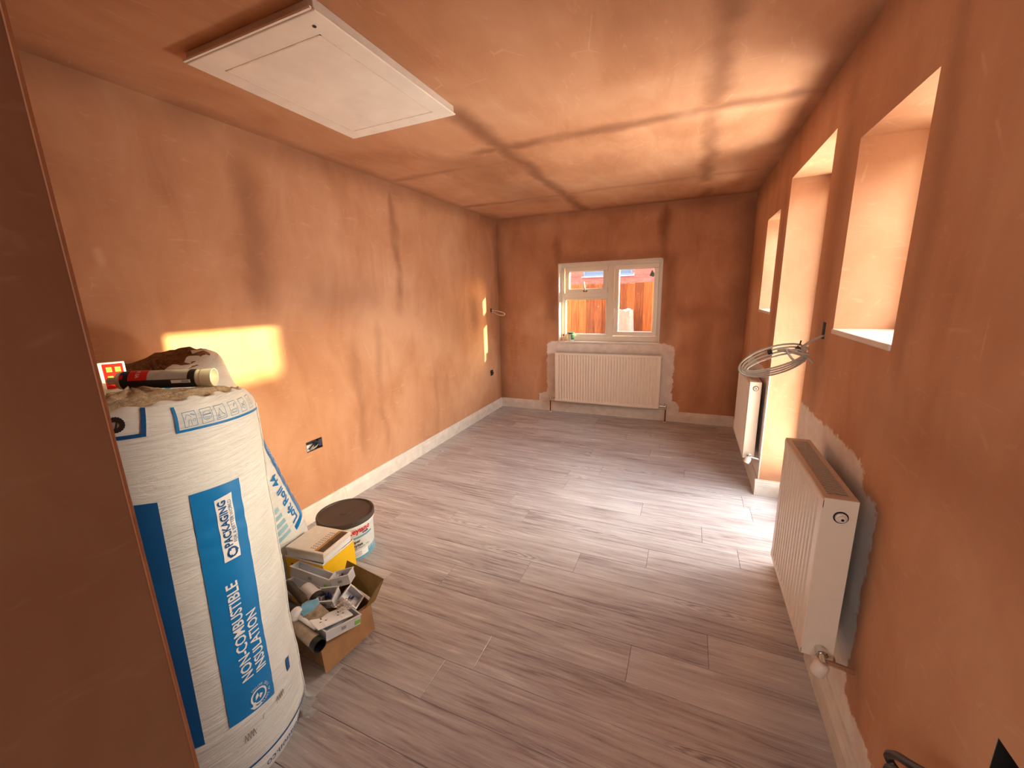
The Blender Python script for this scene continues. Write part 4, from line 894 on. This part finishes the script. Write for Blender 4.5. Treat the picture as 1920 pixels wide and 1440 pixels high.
# bag of screws
sb = thing('screw_bag', 'clear bag of silver screws lying across the socket plate', 'bag', (1.015, 1.045, .203)); bm = bmesh.new()
for k in range(26):
    p = Vector((random.uniform(-.035, .03), random.uniform(-.02, .025), random.uniform(0, .012))); d = Vector((random.uniform(-1, 1), random.uniform(-1, 1), random.uniform(-.2, .2))).normalized()*.012; tube(bm, [p-d, p+d*.7, p+d], [.001, .0015, .0032], 6)
tag(mk('screws', bm, M_chrome, sb), kind='stuff')
bm = bmesh.new(); g_ = []
for j in range(9):
    g_.append([bm.verts.new((-.045+i*.01125, -.03+j*.008, .014+.012*math.sin(PI*i/8)*math.sin(PI*j/8)+.003*noise.noise(Vector((i*.8, j*.8, 0))))) for i in range(9)])
for a, b in zip(g_, g_[1:]):
    for i in range(8): bm.faces.new((a[i], a[i+1], b[i+1], b[i]))
tt = NT('clear_film'); tt.set(srgb(235, 235, 235), .15, Alpha=.28); mk('film', bm, tt.m, sb, smooth=True)
# empty cartridge (clear with black end)
def roundtube(name, label, cat, a, b, r, m, mend, hollow=True):
    e = thing(name, label, cat, a); d = Vector(b)-Vector(a); Lx = d.length; Mx = axisM((0, 0, 0), d)
    bm = bmesh.new(); lathe(bm, [(r*.9, 0), (r, .004), (r, Lx-.03), (r+.0006, Lx-.028)], 28, Mx, cap1=False); mk('barrel', bm, m, e, smooth=True)
    bm = bmesh.new(); lathe(bm, [(r+.0006, Lx-.028), (r+.001, Lx), (r-.003, Lx), (r-.003, Lx-.05), (.002, Lx-.05)], 28, Mx, cap0=False); mk('end_ring', bm, mend, e)
    return e, Mx, Lx
e_, Mx, Lx = roundtube('spent_cartridge', 'spent sealant cartridge with hollow black end at the front of the brown box', 'sealant tube', (.85, .925, .175), (1.045, .888, .163), .027, mat('cartridge_smoky', (178, 160, 140), .25, var=.12), M_blk)
bm = bmesh.new()
for k in range(8):
    a = R(-60+k*0); y_ = .11+k*.003; line = [Mx @ Vector((.0276*math.cos(R(q)), .0276*math.sin(R(q)), y_+.02)) for q in range(-130, -80, 10)]
    tube(bm, line, .0006, 4)
mk('barcode', bm, M_ink, e_)
# second dark cartridge with white nozzle
e2, M_x, L_x = roundtube('sealant_cartridge', 'dark sealant cartridge with white screw-on nozzle in the brown box', 'sealant tube', (.74, .955, .222), (.87, .935, .21), .025, M_blk, M_blk)
bm = bmesh.new(); lathe(bm, [(.027, L_x-.012), (.028, L_x+.012), (.024, L_x+.018), (.012, L_x+.024), (.010, L_x+.04), (.008, L_x+.08), (.005, L_x+.125), (.0035, L_x+.127)], 24, M_x, cap0=False); mk('nozzle', bm, M_tray, e2, smooth=True)
# filling knife: dark handle and blade
kn = thing('filling_knife', 'filling knife with dark handle and plaster-crusted blade in the brown box', 'tool', (.80, .99, .235)); a_ = Vector((-.075, .02, .028)); b_ = Vector((.07, -.012, .0))
d_ = (b_-a_); bm = bmesh.new(); tube(bm, [a_, a_+d_*.12, a_+d_*.5, a_+d_*.85, b_], [.012, .018, .0165, .019, .013], 14); mk('handle', bm, mat('dark_rubber', (62, 54, 48), .6, var=.2), kn, smooth=True)
n_ = Vector((.18, .98, .05)).normalized(); bm = bmesh.new(); dd = d_.normalized()
prism(bm, [(0, -.012), (.02, -.035), (.105, -.045), (.105, .045), (.02, .035), (0, .012)], 0, .0015, lambda u, v, w_: b_+dd*u+n_*v+Vector((0, 0, w_-.002-u*.12))); bl = mk('blade', bm, mat('crusted_blade', (150, 136, 118), .6, var=.25, vs=40), kn)
bm = bmesh.new(); prism(bm, [(.004, -.014), (.02, -.034), (.05, -.038), (.055, .0), (.045, .038), (.02, .034)], .0016, .006, lambda u, v, w_: b_+dd*u+n_*v+Vector((0, 0, w_-.002-u*.12))); mk('blue_filler', bm, mat('blue_filler', (110, 170, 206), .6, var=.1), bl)
# tape / round white fitting with dark mouth
ft, Mf, Lf = roundtube('pipe_fitting', 'white tubular fitting with round black mouth in the brown box', 'fitting', (.765, 1.06, .20), (.885, 1.035, .195), .034, M_tray, M_blk)
bm = bmesh.new(); lathe(bm, [(.0345, Lf-.03), (.0365, Lf-.028), (.0365, Lf-.001), (.0345, Lf)], 28, Mf, cap0=False, cap1=False); mk('collar', bm, M_blk, ft)
bm = bmesh.new(); box(bm, (.085, .03, .0), (.105, .033, .03)); mk('green_card', bm, M_green, ft)

# ------------------------------------------------------------------ on the end window sill
tb = thing('small_tub', 'small white tub with green side and lid on the end window sill', 'tub', (.955, D+.045, BZ0))
bm = bmesh.new(); lathe(bm, [(.036, 0), (.038, .004), (.042, .085), (.044, .088), (.044, .1), (.0, .101)], 24, cap1=False); mk('tub', bm, mat('tub_white', (222, 214, 200), .4), tb, smooth=False)
bm = bmesh.new(); lathe(bm, [(.046, .088), (.046, .106), (.040, .108)], 24); mk('lid', bm, mat('dark_green', (24, 92, 62), .4), tb)
bm = bmesh.new(); patch(bm, [(-.05, .02), (.02, .02), (.02, .082), (-.05, .082)], lambda u, v: Vector(((.0395+v*.05)*math.cos(u/.042), (.0395+v*.05)*math.sin(u/.042), v)), 12, 3); mk('green_label', bm, mat('dark_green', (24, 92, 62), .4), tb)
bm = bmesh.new(); tube(bm, spline([(-.044, 0, .09), (-.06, -.01, .06), (-.055, -.01, .03)], 6), .003, 6); mk('bail', bm, M_chrome, tb)
bt = thing('small_bottle', 'small pinkish bottle beside the tub on the end window sill', 'bottle', (.865, D+.04, BZ0))
bm = bmesh.new(); lathe(bm, [(.02, 0), (.022, .003), (.022, .045), (.012, .058), (.009, .06), (.009, .066)], 20); mk('bottle', bm, mat('pink_plastic', (206, 168, 150), .35), bt, smooth=True)
bm = bmesh.new(); lathe(bm, [(.012, .064), (.012, .08), (.008, .082)], 14); mk('cap', bm, mat('cap_red', (150, 60, 50), .4), bt)
bpy.context.view_layer.update()
